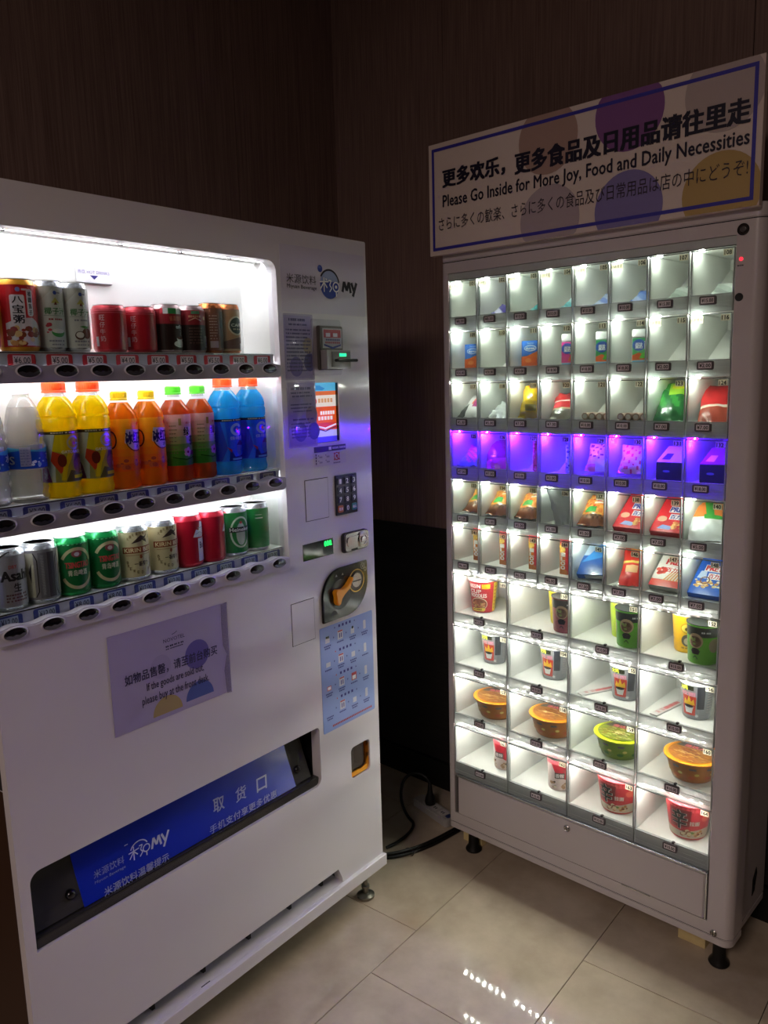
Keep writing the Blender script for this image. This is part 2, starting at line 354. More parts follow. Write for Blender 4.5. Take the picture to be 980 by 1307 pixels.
for r, (zs, zb) in enumerate(SHELF):
    G().box(WU0+.001, .019, zs-.008, WU1-.001, .122 if r == 0 else .100, zs, INNER).build('shelf', ma, bevel=.001, seg=1)
    zt0, zt1 = zs-.026, zs-.004
    ps = G().box(WU0+.002, .0178, zt0, WU1-.004, .0195, zt1+.003, SLIGHT).build('price_rail', ma)
    G().box(WU0+.002, .0172, zt1+.0012, WU1-.004, .0206, zt1+.0034, STEEL).build('rail_edge', ps)
    for i in range(10):
        u = BU[i]+.004; bg, pl = tagcol[r]
        g = G().prism(rr(u-.025, zt0+.001, u+.025, zt1-.0005, .004, 3), .0168, .0178, bg)
        g.rect(u-.016, zt0+.003, u+.017, zt1-.003, .0166, pl).text(PR[r][i], u-.014, u+.015, zt0+.0055, zt1-.0055, .0164, INK, .012)
        g.build('price_label', ps)
    # button strip with a scalloped upper edge
    P = [(WU1-.006, zb-.020)]; n = 120; x1, x0 = WU1-.006, WU0
    top = []
    for k in range(n+1):
        x = x1+(x0-x1)*k/n; ph = (x-BU[0])/.0705
        top.append((x, zb+.0085+.0055*(.5+.5*math.cos(2*math.pi*ph))))
    P = [(x0, zb-.020), (x1-.006, zb-.020), (x1, zb-.014)]+top
    st = G().prism(P, -.010, .014, [SGREY, SGREY, SLIGHT][r]).build('button_strip', ma, bevel=.0022, seg=2)
    for i in range(10):
        b = G(); u = BU[i]
        b.lathe([(.0235, 0), (.0235, .0016), (.0215, .0026), (.0205, .0012)], [SLIGHT]*3, 28)
        dome = [(.0208*math.cos(a), .0005+.004*math.sin(a)) for a in [math.radians(q) for q in (0, 20, 40, 60, 78)]]
        b.lathe(dome, mat('#0d0d12', .12, 0, .6), 28)
        b.map(lambda x, y, z, u=u, zb=zb: (u+x, -.0095-z, zb+y*.5))
        g2 = G(); pts = [(u+.0195*math.cos(math.radians(a)), zb+.0093*math.sin(math.radians(a))) for a in range(190, 351, 10)]
        pts += [(u+.013, zb-.0005), (u+.006, zb-.0028), (u, zb-.001), (u-.006, zb-.0028), (u-.013, zb-.0005)]
        b.poly(pts, -.0142, mat('#34343c', .2, 0, .5) if r < 2 else mat('#77777c', .25, .3))
        b.build('select_button', st, smooth=True)
# hot drinks tag on the back panel
g = G().box(-.742, .1195, 1.692, -.664, .1225, 1.722, PW).box(-.742, .1185, 1.690, -.664, .1225, 1.6915, ALUD)
g.text('热饮 HOT DRINKS', -.738, -.668, 1.7085, 1.7165, .1193, mat('#5a5296', .5), .01).poly([(-.712, 1.706), (-.703, 1.698), (-.694, 1.706)], .1193, NAVY).build('drink_sign', ma)
# logo panel
lp = G().prism(rr(-.305, 1.647, -.008, 1.797, .002, 2), -.0006, .001, LILAC).build('logo_panel', ma)
g = G()
g.text('米源饮料', -.287, -.188, 1.7125, 1.7335, -.0012, mat('#15141c', .4)).text('Miyuan Beverage', -.286, -.187, 1.6985, 1.710, -.0012, mat('#15141c', .4), .01)
BLU = mat('#1c3aa0', .35); PALE = mat('#8f9ccb', .35)
g.poly(ell(-.173, 1.7525, .0085, .0085, 18), -.0012, BLU).poly(ell(-.175, 1.7555, .005, .003, 10), -.0014, mat('#4a63bc', .35))
g.poly(ell(-.141, 1.717, .0335, .0335, 30), -.0012, PALE).poly(ell(-.141, 1.717, .0335, .0335, 24, 168, 372), -.0014, BLU)
g.ring(-.141, 1.717, .037, .037, .0045, -.0016, INK, 12, 150)
lw = .0032
g.line([(-.176, 1.722), (-.145, 1.724)], lw, -.0018, PW).line([(-.161, 1.733), (-.161, 1.699)], lw, -.0018, PW).line([(-.161, 1.722), (-.174, 1.706)], lw, -.0018, PW).line([(-.161, 1.722), (-.150, 1.709)], lw, -.0018, PW)
g.line([(-.155, 1.730), (-.150, 1.728)], lw, -.0018, PW).line([(-.145, 1.727), (-.135, 1.727), (-.141, 1.716), (-.134, 1.709), (-.142, 1.700)], lw, -.0018, PW)
g.ring(-.118, 1.713, .0125, .0125, .003, -.0018, PW).poly(ell(-.118, 1.713, .004, .004, 10), -.0018, PW).line([(-.118, 1.701), (-.118, 1.690)], lw, -.0018, PW)
g.line([(-.094, 1.703), (-.087, 1.728), (-.078, 1.707), (-.069, 1.728), (-.063, 1.702)], .0085, -.0012, INK).line([(-.060, 1.727), (-.051, 1.708)], .0085, -.0012, INK).line([(-.040, 1.728), (-.055, 1.694)], .0085, -.0012, INK)
g.build('printed_logo', lp)
# bill acceptor
ba = G().prism(rr(-.212, 1.500, -.107, 1.634, .006, 3), -.002, .001, mat('#b4afb8', .3, .1, .3)).build('bill_acceptor', ma)
GRY = mat('#7d7b78', .3, .6); GRY2 = mat('#a5a3a0', .3, .5)
G().box(-.197, -.014, 1.513, -.113, -.002, 1.618, mat('#5b5754', .35, .4)).build('housing', ba, bevel=.002)
G().box(-.195, -.034, 1.515, -.109, -.012, 1.560, GRY2).box(-.180, -.0355, 1.519, -.111, -.034, 1.557, GRY).build('bill_mouth', ba, bevel=.0025)
G().box(-.170, -.047, 1.5315, -.094, -.033, 1.5385, BLACK).build('bill_slot', ba, bevel=.002)
G().box(-.152, -.0365, 1.5445, -.128, -.0352, 1.5515, emit('#20ff8a', .5)).build('green_lamp', ba)
s_ = G().rect(-.187, 1.565, -.118, 1.612, -.0143, mat('#b9b5bd', .4)).rect(-.183, 1.590, -.122, 1.609, -.0146, mat('#a82838', .4))
s_.rect(-.176, 1.592, -.160, 1.601, -.0149, PW).rect(-.150, 1.592, -.134, 1.601, -.0149, PW).poly([(-.183, 1.575), (-.152, 1.568), (-.122, 1.575), (-.122, 1.571), (-.152, 1.563), (-.183, 1.571)], -.0146, mat('#2c3a8c', .4))
for k in range(8): s_.rect(-.176+k*.0065, 1.583, -.1715+k*.0065, 1.587, -.0147, NAVY); s_.rect(-.178+k*.0068, 1.576, -.1735+k*.0068, 1.5805, -.0147, mat('#a82838', .4))
s_.build('instruction_sticker', ba)
# screen
sc_ = G().box(-.205, .010, 1.336, -.121, .014, 1.483, emit('#6a8fd0', .12)).build('advert_screen', ma)
E_ = lambda c, k=.17: emit(c, k)
g = G().rect(-.205, 1.462, -.121, 1.483, .0098, E_('#58b6e0')).rect(-.205, 1.452, -.121, 1.462, .0098, E_('#e0703c')).rect(-.205, 1.424, -.121, 1.452, .0098, E_('#f0e4dc'))
g.rect(-.205, 1.384, -.121, 1.424, .0098, E_('#e85a20')).rect(-.205, 1.366, -.121, 1.384, .0098, E_('#d83a34')).rect(-.205, 1.350, -.121, 1.366, .0098, E_('#b8b4ff')).rect(-.205, 1.336, -.121, 1.350, .0098, E_('#4a3cf0'))
g.poly([(-.205, 1.476), (-.180, 1.476), (-.160, 1.468), (-.170, 1.464), (-.205, 1.466)], .0096, E_('#2c84c8'))
g.ring(-.199, 1.438, .008, .008, .003, .0096, E_('#d83a34'))
for k in range(5): g.rect(-.186+k*.011, 1.434, -.178+k*.011, 1.444, .0096, E_('#d8a070'))
for k in range(6):
    g.rect(-.180+k*.009, 1.404, -.173+k*.009, 1.413, .0096, E_('#fff0e0')); 
    if k < 5: g.rect(-.188+k*.011, 1.391, -.180+k*.011, 1.400, .0096, E_('#ffe8d8'))
g.line([(-.203, 1.379), (-.163, 1.370), (-.123, 1.379)], .004, .0096, E_('#f4f0f4')).line([(-.203, 1.373), (-.163, 1.363), (-.123, 1.373)], .003, .0096, E_('#503058'))
g.build('screen_picture', sc_)
G().plate(rr(-.207, 1.334, -.119, 1.485, .002, 2), [rr(-.2045, 1.3365, -.1215, 1.4825, .001, 2)], .002, .012, BLACK).build('screen_bezel', sc_)
# payment sticker
g = G().rect(-.219, 1.279, -.102, 1.3275, -.0008, PAPER).rect(-.219, 1.3135, -.102, 1.3275, -.0011, mat('#2b2550', .4)).rect(-.166, 1.3165, -.156, 1.3245, -.0013, PW)
for k in range(4): g.rect(-.152+k*.006, 1.318, -.148+k*.006, 1.323, -.0013, PAPER)
for k in range(4): g.rect(-.126+k*.006, 1.318, -.122+k*.006, 1.323, -.0013, PAPER)
DP = mat('#54406e', .5)
for k in range(4): g.rect(-.2145, 1.284+k*.007, -.2105, 1.289+k*.007, -.0011, DP)
for k in range(2):
    for j in range(2): g.rect(-.201+k*.026, 1.286+j*.013, -.190+k*.026, 1.290+j*.013, -.0011, mat('#9a92ac', .5)); g.rect(-.2045+k*.026, 1.291+j*.013, -.202+k*.026, 1.2935+j*.013, -.0011, DP)
CR = mat('#b02848', .4)
g.ring(-.137, 1.299, .0105, .0105, .0025, -.0012, CR).poly(ell(-.137, 1.300, .004, .004, 10), -.0012, CR).line([(-.137, 1.299), (-.132, 1.290)], .003, -.0013, CR)
for a in (45, 135, 225, 315): g.rect(-.137+.013*math.cos(math.radians(a))-.002, 1.299+.011*math.sin(math.radians(a))-.002, -.137+.013*math.cos(math.radians(a))+.002, 1.299+.011*math.sin(math.radians(a))+.002, -.0012, CR)
for k in range(6): g.rect(-.150+k*.0045, 1.2815, -.147+k*.0045, 1.2845, -.0011, DP)
g.build('payment_sticker', ma)
# blank covers (thin dark joint round a flush plate)
for (a, b, c, d) in ((-.256, 1.148, -.173, 1.250), (-.321, .8485, -.2405, .9555)):
    o = G().prism([(a, b), (c, b), (c, d), (a, d)], -.0004, .001, GROOVE).build('blank_cover', ma)
    G().box(a+.0015, -.0012, b+.0015, c-.0015, 0, d-.0015, WHITE).build('cover_plate', o)
# keypad
kp = G().prism(rr(-.148, 1.147, -.066, 1.250, .002, 2), -.004, .001, mat('#1b1a30', .35, 0, .2)).build('keypad', ma, bevel=.0008, seg=1)
keys = '123456789*0#'
for k, ch in enumerate(keys):
    cx = -.1335+(k % 3)*.0265; cz = 1.234-(k//3)*.0235
    m = mat('#2a2942', .35)
    if ch == '*': m = mat('#b8683c', .4)
    if ch == '#': m = mat('#2c8090', .4)
    g = G().prism(rr(cx-.009, cz-.009, cx+.009, cz+.009, .003, 2), -.0065, -.003, m)
    if ch.isdigit(): g.text(ch, cx-.004, cx+.004, cz-.006, cz+.006, -.0068, PW, .02)
    else: g.text({'*': '取消', '#': '确认'}[ch], cx-.007, cx+.007, cz-.004, cz+.004, -.0068, PW, .01)
    g.build('key', kp)
# green readout
rd = G().box(-.2715, -.0012, 1.052, -.1625, .001, 1.0935, mat('#0b0e12', .08, 0, .8)).build('price_readout', ma)
g = G()
for k in range(3): g.text('0', -.1955+k*.009, -.1885+k*.009, 1.0765, 1.0895, -.0016, emit('#18ff58', .6), .05)
g.rect(-.1705, 1.0765, -.168, 1.0785, -.0016, emit('#18ff58', .6)).build('green_digits', rd)
# coin return plate
cr = G().prism(rr(-.132, 1.046, -.032, 1.098, (.01, .012, .012, .01), 5), -.006, .001, mat('#3a3a3c', .4, .3)).prism(rr(-.128, 1.048, -.032, 1.0975, (.01, .012, .012, .01), 5), -.011, -.006, mat('#d8d6da', .16, 1.0)).build('coin_return_plate', ma, bevel=.0018, smooth=True)
G().prism(rr(-.121, 1.061, -.062, 1.087, .011, 5), -.0135, -.011, mat('#e0dee2', .14, 1)).prism(rr(-.105, 1.050, -.079, 1.0545, .001, 2), -.0114, -.011, BLACK).build('lever_guide', cr, bevel=.001, smooth=True)
g = G().lathe([(.021, 0), (.021, .003), (.018, .005), (.013, .005), (.012, .003), (.0085, .003), (.0085, .006), (.005, .0065)], mat('#d4d2d6', .18, 1), 24).map(lambda x, y, z: (-.060+x, -.011-z, 1.073+y)); g.build('return_button', cr, smooth=True)
# coin and knob unit
leaf = rr(-.216, .879, -.036, 1.0125, (.004, .085, .004, .072), 12)
kb = G().prism(leaf, -.007, .001, mat('#17171b', .16, 0, .6)).build('coin_unit', ma, bevel=.003, smooth=True)
g = G().cyly(-.150, .944, .041, -.0075, -.006, mat('#3a3a40', .2, .6), 32).cyly(-.150, .944, .0385, -.0082, -.006, mat('#08080a', .3), 32); g.build('knob_dish', kb)
OR = mat('#f0a020', .35, 0, .3)
g = G().prism([(-.182, .955), (-.176, .962), (-.150, .958), (-.134, .966), (-.113, .984), (-.111, .978), (-.126, .955), (-.147, .943), (-.157, .934), (-.163, .921), (-.172, .919), (-.178, .928), (-.178, .943)], -.022, -.0075, OR); g.build('turn_knob', kb, bevel=.002, smooth=True)
g = G().ring(-.084, .966, .031, .031, .003, -.0076, mat('#a88a48', .3, .9), n=32).cyly(-.084, .966, .027, -.0078, -.006, BLACK, 28).cyly(-.087, .968, .019, -.011, -.007, STEEL, 28).box(-.103, -.0118, .965, -.071, -.011, .968, BLACK); g.build('coin_slot', kb)
g = G().ring(-.058, 1.000, .008, .008, .0012, -.0074, ALUD).ring(-.048, .990, .005, .005, .001, -.0074, ALUD).text('¥', -.061, -.055, .996, 1.004, -.0074, ALUD)
for x, z in ((-.197, .915), (-.108, .917)): g.ring(x, z, .008, .010, .0025, -.0074, BLACK, 0, 180, 12)
for x in (-.162, -.138): g.poly([(x-.004, .992), (x+.004, .992), (x, .998)], -.0074, ALUD)
g.poly(ell(-.175, .893, .012, .012, 14, 0, 180), -.0074, mat('#3a3a3e', .3)); g.build('unit_marks', kb)['kind'] = 'stuff'
# blue instruction poster
SB = mat('#8ba4dc', .35, 0, .3)
po = G().prism(rr(-.225, .584, -.017, .868, .004, 3), -.0008, .0002, SB)
IN2 = mat('#2a2c86', .5); IG = mat('#c8ccd8', .5); IR = mat('#b8484a', .5)
for row in range(4):
    z = .822-row*.064
    if row < 4:
        for k in range(4): po.rect(-.155+k*.014, z+.033, -.148+k*.014, z+.040, -.0011, IN2)
        po.poly([(-.172, z+.034), (-.167, z+.034), (-.1695, z+.039)], -.0011, IN2 if row == 0 else IR).poly([(-.094, z+.034), (-.089, z+.034), (-.0915, z+.039)], -.0011, IN2)
    for k in range(4):
        x = -.198+k*.049
        if k in (1,): po.rect(x-.010, z, x+.010, z+.024, -.0011, IG).rect(x-.009, z+.020, x+.009, z+.0235, -.0013, IR).rect(x-.004, z+.004, x-.001, z+.016, -.0013, IN2).rect(x+.003, z+.004, x+.006, z+.016, -.0013, IN2)
        elif k == 3: po.prism(rr(x-.005, z+.002, x+.005, z+.026, .002, 2), -.0012, -.001, IG)
        elif k == 0: 
            if row < 3: po.rect(x-.008, z+.002, x+.008, z+.014, -.0011, IG if row < 2 else mat('#c05a60', .5))
            if row == 0: po.rect(x-.006, z+.014, x+.006, z+.020, -.0013, BLACK)
            if row == 2: po.rect(x-.006, z+.004, x+.006, z+.012, -.0013, PW)
        else:
            po.rect(x-.007, z+.002, x+.007, z+.016, -.0011, IG)
            if row == 0: po.poly(ell(x, z+.019, .004, .004, 8), -.0013, BLACK)
            if row == 2: po.rect(x-.010, z+.001, x+.010, z+.022, -.0012, IR).rect(x-.007, z+.003, x+.007, z+.014, -.0013, PW)
        for q in range(5): po.rect(x-.013+q*.0053, z-.008, x-.009+q*.0053, z-.0045, -.0011, IN2)
        if (row+k) % 3 != 1:
            for q in range(4): po.rect(x-.011+q*.0053, z-.014, x-.007+q*.0053, z-.0105, -.0011, IN2)
        if k < 3: po.poly([(x+.022, z+.008), (x+.026, z+.011), (x+.022, z+.014)], -.0011, IN2)
for q in range(26): po.rect(-.190+q*.0062, .5935, -.1855+q*.0062, .5985, -.0011, IR)
po.build('instruction_poster', ma)
# change cup
cc = G().box(-.126, .001, .410, -.039, .004, .512, WHITE).box(-.126, .075, .410, -.039, .079, .512, mat('#a86818', .5)).build('change_cup', ma)
cc.data.clear_geometry()
g = G(); A_ = mat('#c07818', .4)
g.box(-.126, .060, .410, -.039, .064, .512, mat('#54483c', .45)).box(-.127, .004, .410, -.122, .064, .512, A_).box(-.043, .004, .410, -.038, .064, .512, A_).box(-.126, .004, .408, -.039, .064, .416, A_).box(-.126, .004, .506, -.039, .064, .512, A_)
g.build('cup_lining', cc)
G().prism([(-.122, .417), (-.043, .417), (-.043, .452), (-.052, .433), (-.070, .427), (-.112, .430), (-.122, .436)], .006, .010, OR).build('cup_lip', cc)
G().box(-.121, .014, .430, -.054, .016, .505, clear('smoky_flap', '#b8b0a8', 1, .05, .25, '#8a8078')).build('cup_flap', cc)
# pick-up slot
SM = clear('smoked_acrylic', '#8c8c88', 1.2, .06, .35, '#6e6c6a')
ps_ = G().box(-1.02, .11, .44, -.235, .115, .625, DARK).box(-1.02, .03, .44, -.235, .115, .447, DARK).box(-1.02, .03, .619, -.235, .115, .625, DARK).box(-1.02, .03, .44, -1.015, .115, .625, DARK).box(-.238, .03, .44, -.233, .115, .625, DARK).build('pickup_bay', ma)
fl_v = [(.058, .606), (.052, .575), (.042, .545), (.028, .510), (.016, .478)]
def flapg(u0, u1, off, z_top, z_bot, m, th=.003):
    def yy(z):
        for (ya, za), (yb, zb_) in zip(fl_v, fl_v[1:]):
            if zb_ <= z <= za: return ya+(yb-ya)*(za-z)/(za-zb_)
        return fl_v[-1][0] if z < fl_v[-1][1] else fl_v[0][0]
    zs = [z_top+(z_bot-z_top)*k/10 for k in range(11)]
    g = G(); v = []; f = []
    for z in zs: v += [(u0, yy(z)-off, z), (u1, yy(z)-off, z), (u1, yy(z)-off+th, z), (u0, yy(z)-off+th, z)]
    for k in range(10):
        b = 4*k
        for i in range(4): f.append((b+i, b+(i+1) % 4, b+4+(i+1) % 4, b+4+i))
    f += [(0, 3, 2, 1), (40, 41, 42, 43)]
    return g.add(v, f, m), yy
g, yy = flapg(-1.008, -.262, 0, .606, .480, SM); fpo = g.build('clear_flap', ps_)
g, _ = flapg(-.905, -.318, .0012, .604, .478, mat('#0f2cb4', .3, 0, .5), .001); lab = g.build('blue_flap_label', fpo)
t = G(); LW = mat('#c9cfea', .45)
for ch, a in (('取', -.591), ('货', -.526), ('口', -.461)): t.text(ch, a, a+.031, .535+(a+.591)*-.05, .569+(a+.591)*-.05, 0, LW, .02)
t.text('手机支付享更多优惠', -.605, -.399, .491, .511, 0, LW, .012)
LB = mat('#8f9ad0', .45)
t.text('米源饮料', -.889, -.821, .536, .553, 0, LB).text('Miyuan Beverage', -.888, -.819, .523, .531, 0, LB).text('米源饮料温馨提示', -.870, -.716, .487, .506, 0, LW, .012)
t.ring(-.785, .548, .022, .020, .0025, 0, LW, 20, 160).line([(-.810, .549), (-.785, .551)], .0025, 0, LW).line([(-.798, .560), (-.798, .530)], .0025, 0, LW).line([(-.798, .549), (-.808, .536)], .0025, 0, LW).line([(-.798, .549), (-.789, .539)], .0025, 0, LW)
t.line([(-.785, .555), (-.777, .555), (-.782, .546), (-.777, .539), (-.784, .531)], .0025, 0, LW).ring(-.768, .543, .009, .009, .0025, 0, LW).line([(-.768, .535), (-.768, .526)], .0025, 0, LW)
t.line([(-.755, .533), (-.750, .556), (-.743, .538), (-.737, .556), (-.732, .533)], .005, 0, LW).line([(-.730, .555), (-.722, .537)], .005, 0, LW).line([(-.712, .556), (-.726, .524)], .005, 0, LW).line([(-.818, .572), (-.810, .572)], .002, 0, LW)
def onflap(x, y, z):
    d = .03; zz = z
    for _ in range(12): zz = z-(1.4892-z)*d/1.36; d = yy(zz)
    return (x+(x+1.6388)*d/1.36, d-.0016, zz)
t.map(onflap); t.build('flap_lettering', lab)['kind'] = 'stuff'
for u in (-.300, -.925):
    G().lathe([(.010, -.006), (.010, .002), (.007, .006), (.004, .007)], BLACK, 16).map(lambda x, y, z, u=u: (u+x, yy(.515)-.004-z, .512+y)).build('flap_bolt', fpo, smooth=True)
G().box(-1.010, .006, .453, -.244, .040, .476, clear('grey_lip', '#6a6a66', 1.2, .1, .5, '#4a4846')).build('clear_lip', ps_, bevel=.002)
G().box(-.268, .056, .50, -.262, .075, .600, mat('#9aa894', .3)).build('flap_arm', ps_)
# plinth, vent and feet
pl = G().box(UL-.002, -.012, .104, .004, .034, .1378, WHITE).build('plinth', ma, bevel=.0015, seg=1)
vt = G().box(-.985, .060, .137, -.168, .063, .19, DARK).box(-.985, .030, .1365, -.168, .06, .1385, LILAC).build('vent', ma)
for u in (-.9, -.76, -.62, -.48, -.34, -.22): G().box(u-.004, .034, .1385, u+.004, .060, .186, BLACK).build('vent_rib', vt)
G().box(-.655, .001, .1378, -.630, .003, .1392, BLACK).build('latch_slot', vt)
foot = [(.022, 0), (.026, .004), (.026, .009), (.018, .013), (.0085, .015), (.0085, .030), (.012, .031), (.012, .038), (.007, .039), (.007, .104)]
for u, d in ((-.035, .04), (-.99, .04), (-.035, .55), (-.99, .55)):
    G().lathe(foot, mat('#8a867c', .35, .9), 20).map(lambda x, y, z, u=u, d=d: (u+x, d+y, z)).build('foot', ma, smooth=True)

# notices on the drinks machine
def dashes(g, x0, x1, z, hgt, y, m, seed, gap=.0035):
    rnd = random.Random(seed); x = x0
    while x < x1-.002:
        w_ = rnd.uniform(.0025, .0045); w_ = min(w_, x1-x); g.rect(x, z, x+w_, z+hgt, y, m); x += w_+rnd.choice((.0008, .0008, .0008, .003))
SLV = clear('plastic_sleeve', '#f4f2fa', 1.3, .06, .06, '#d8d4e4')
LP = mat('#bdb5cf', .55)
def notice(u0, u1, z0, z1, label, lines, circles):
    n = root('paper_notice', at(M1, (u0+u1)/2, -.0005, (z0+z1)/2), label, 'notice')
    W, H = (u1-u0)/2, (z1-z0)/2
    G().box(-W+.004, -.0008, -H+.004, W-.004, 0, H-.004, LP).build('paper', n)
    s = G()
    for (x, z, r, c) in circles: s.poly(ell(x, z, r, r*1.05, 20), -.0010, mat(c, .5))
    for i, (a, b, z, h_) in enumerate(lines): dashes(s, a, b, z, h_, -.0012, mat('#3a3468', .5), i+len(label))
    s.build('printing', n)
    G().prism(rr(-W, -H, W, H, .003, 2), -.0030, -.0022, SLV).build('plastic_sleeve', n)
    return n
notice(-.306, -.208, 1.490, 1.643, 'upper lilac notice in a plastic sleeve left of the bill acceptor', [(-.030, .025, .060, .006), (-.030, .030, .050, .004)]+[(-.040, .040-(.008 if i % 3 == 2 else 0), .038-i*.0085, .0035) for i in range(12)], [(.032, .004, .018, '#b4a288'), (.036, -.035, .020, '#5a5aa0'), (-.010, -.045, .022, '#7a70b0')])
notice(-.305, -.207, 1.331, 1.488, 'lower lilac notice in a plastic sleeve left of the lit advert screen', [(-.034, .034, .058, .006), (-.034, .034, .049, .004), (-.030, .036, .041, .004), (-.036, .034, .022, .003), (-.036, .034, .014, .003), (-.028, .034, .006, .003), (-.030, .040, -.014, .004)]+[(-.036, .030, -.023-i*.008, .003) for i in range(5)], [(.034, -.002, .020, '#b0a090'), (-.006, -.042, .022, '#6a62a8'), (.040, -.042, .020, '#4e5698')])
# sold-out sheet
n = root('paper_notice', at(M1, -.6685, -.0005, .9065), 'large lilac paper sheet taped to the drinks machine below the can shelf', 'notice')
X = lambda u: u+.6685
Z = lambda z: z-.9065
G().box(X(-.817), -.0007, Z(.803), X(-.520), 0, Z(1.009), mat('#a79ec0', .5)).build('paper', n)
s = G()
s.poly(ell(X(-.607), Z(.915), .032, .032, 28), -.0010, mat('#5d519c', .5)).poly(ell(X(-.700), Z(.915), .025, .025, 24), -.0009, mat('#9f96b8', .5))
s.poly(ell(X(-.690), Z(.812), .037, .037, 20, 0, 180), -.0010, mat('#a89462', .5)).poly(ell(X(-.606), Z(.818), .037, .037, 20, 0, 180), -.0010, mat('#45569c', .5))
IK = mat('#1b1440', .5)
s.text('NOVOTEL', X(-.690), X(-.636), Z(.962), Z(.970), -.0012, IK).line([(X(-.668), Z(.9755)), (X(-.660), Z(.9772)), (X(-.655), Z(.980))], .0012, -.0012, IK)
dashes(s, X(-.685), X(-.640), Z(.951), .0035, -.0012, IK, 3); dashes(s, X(-.685), X(-.640), Z(.946), .002, -.0012, IK, 4)
s.text('如物品售罄，请至前台购买', X(-.786), X(-.553), Z(.899), Z(.921), -.0012, IK, .018)
s.text('If the goods are sold out,', X(-.737), X(-.592), Z(.869), Z(.890), -.0012, IK, .008).text('please buy at the front desk.', X(-.750), X(-.580), Z(.842), Z(.864), -.0012, IK, .008)
s.build('printing', n)
tp = clear('sticky_tape', '#e8e4f0', 1.6, .12, .22, '#d8d2e2')
G().prism([(X(-.535), Z(1.008)), (X(-.519), Z(1.010)), (X(-.519), Z(.800)), (X(-.532), Z(.802)), (X(-.536), Z(.855)), (X(-.527), Z(.892)), (X(-.536), Z(.915)), (X(-.537), Z(.965))][::-1], -.0016, -.0011, tp).build('tape', n)

# ------------------------------------------------------------------ cans and bottles of the drinks machine
def can(name, r, h, body_m, rim_m, neck=.004, rimw=.0035, label=None, cat='can'):
    """aluminium can: shell with necked ends, ring-pull lid, wrapped print"""
    t = root(name, label=None, cat=cat)
    G().lathe([(r-.006, .0), (r-.003, .002), (r-.001, .006), (r, .009)], rim_m, 28).lathe([(r, .009), (r, h-.012)], body_m, 28).lathe([(r, h-.012), (r-neck*.5, h-.005), (r-neck, h-.0015)], rim_m if rimw > .003 else body_m, 28).build('can_body', t, smooth=True, weld=True)
    lid = G().lathe([(r-neck, h-.0015), (r-neck+.0008, h), (r-neck-.0012, h), (r-neck-.003, h-.003), (.001, h-.003)], mat('#dcdde0', .45, .25), 28).build('lid', t, smooth=True)
    G().prism(ell(0, 0, .006, .011, 14), 0, .001, STEEL).map(lambda x, y, z, h=h: (x, -z, h-.0025+y)).build('ring_pull', lid)
    return t
def wrap_print(t, g, r, name='label_print', R=None, R0=None):
    return g.build(name, t, wrap=(R or (lambda z: r), R0 or r))
def dots(g, x0, x1, z0, z1, n, cols, seed, y, r0=.002, r1=.005):
    rnd = random.Random(seed)
    for i in range(n):
        x, z, q = rnd.uniform(x0, x1), rnd.uniform(z0, z1), rnd.uniform(r0, r1)
        g.poly(ell(x, z, q, q*rnd.uniform(.6, 1), 8), y-.00002*i, mat(rnd.choice(cols), .5))
    return g
S3 = .046; LR = .5
def c(h, rough=.32, coat=.25): return mat(h, rough, 0, coat)
# upper shelf -------------------------------------------------------
def porridge():
    t = can('porridge_can', .0335, .124, c('#c8202c'), mat('#e8a020', .3, .3), label=None)
    g = G().rect(-.05, .008, .05, .113, -.0003, c('#c41f2a')).rect(-.052, .008, -.044, .113, -.0005, c('#e0a020')).rect(.044, .008, .052, .113, -.0005, c('#e0a020'))
    g.poly([(-.036, .010), (.038, .010), (.038, .030), (.022, .050), (.010, .058), (-.014, .056), (-.036, .048)], -.0005, c('#d8d0dc'))
    dots(g, -.034, .032, .013, .040, 30, ['#a8622c', '#c08040', '#7a3818', '#d8b078', '#8c2a20', '#e0c8a0'], 3, -.0007, .003, .007)
    g.prism(rr(-.026, .046, -.002, .096, .003, 2), -.0009, -.0006, c('#dcd4e0')).prism(rr(.002, .060, .013, .106, .004, 3), -.0009, -.0006, c('#dcd4e0'))
    g.text('八', -.022, -.005, .082, .093, -.0012, INK, .03).text('宝', -.022, -.005, .065, .079, -.0012, INK, .03).text('粥', -.022, -.005, .048, .062, -.0012, INK, .03)
    for i, ch in enumerate('桂圆莲子'): g.text(ch, .0045, .0105, .094-i*.0105, .102-i*.0105, -.0012, INK, .03)
    g.poly(ell(-.012, .105, .004, .004, 12), -.0008, c('#8088c8')); g.rect(-.006, .1035, .004, .1065, -.0008, c('#d8c0c8'))
    wrap_print(t, g, .0335); return t
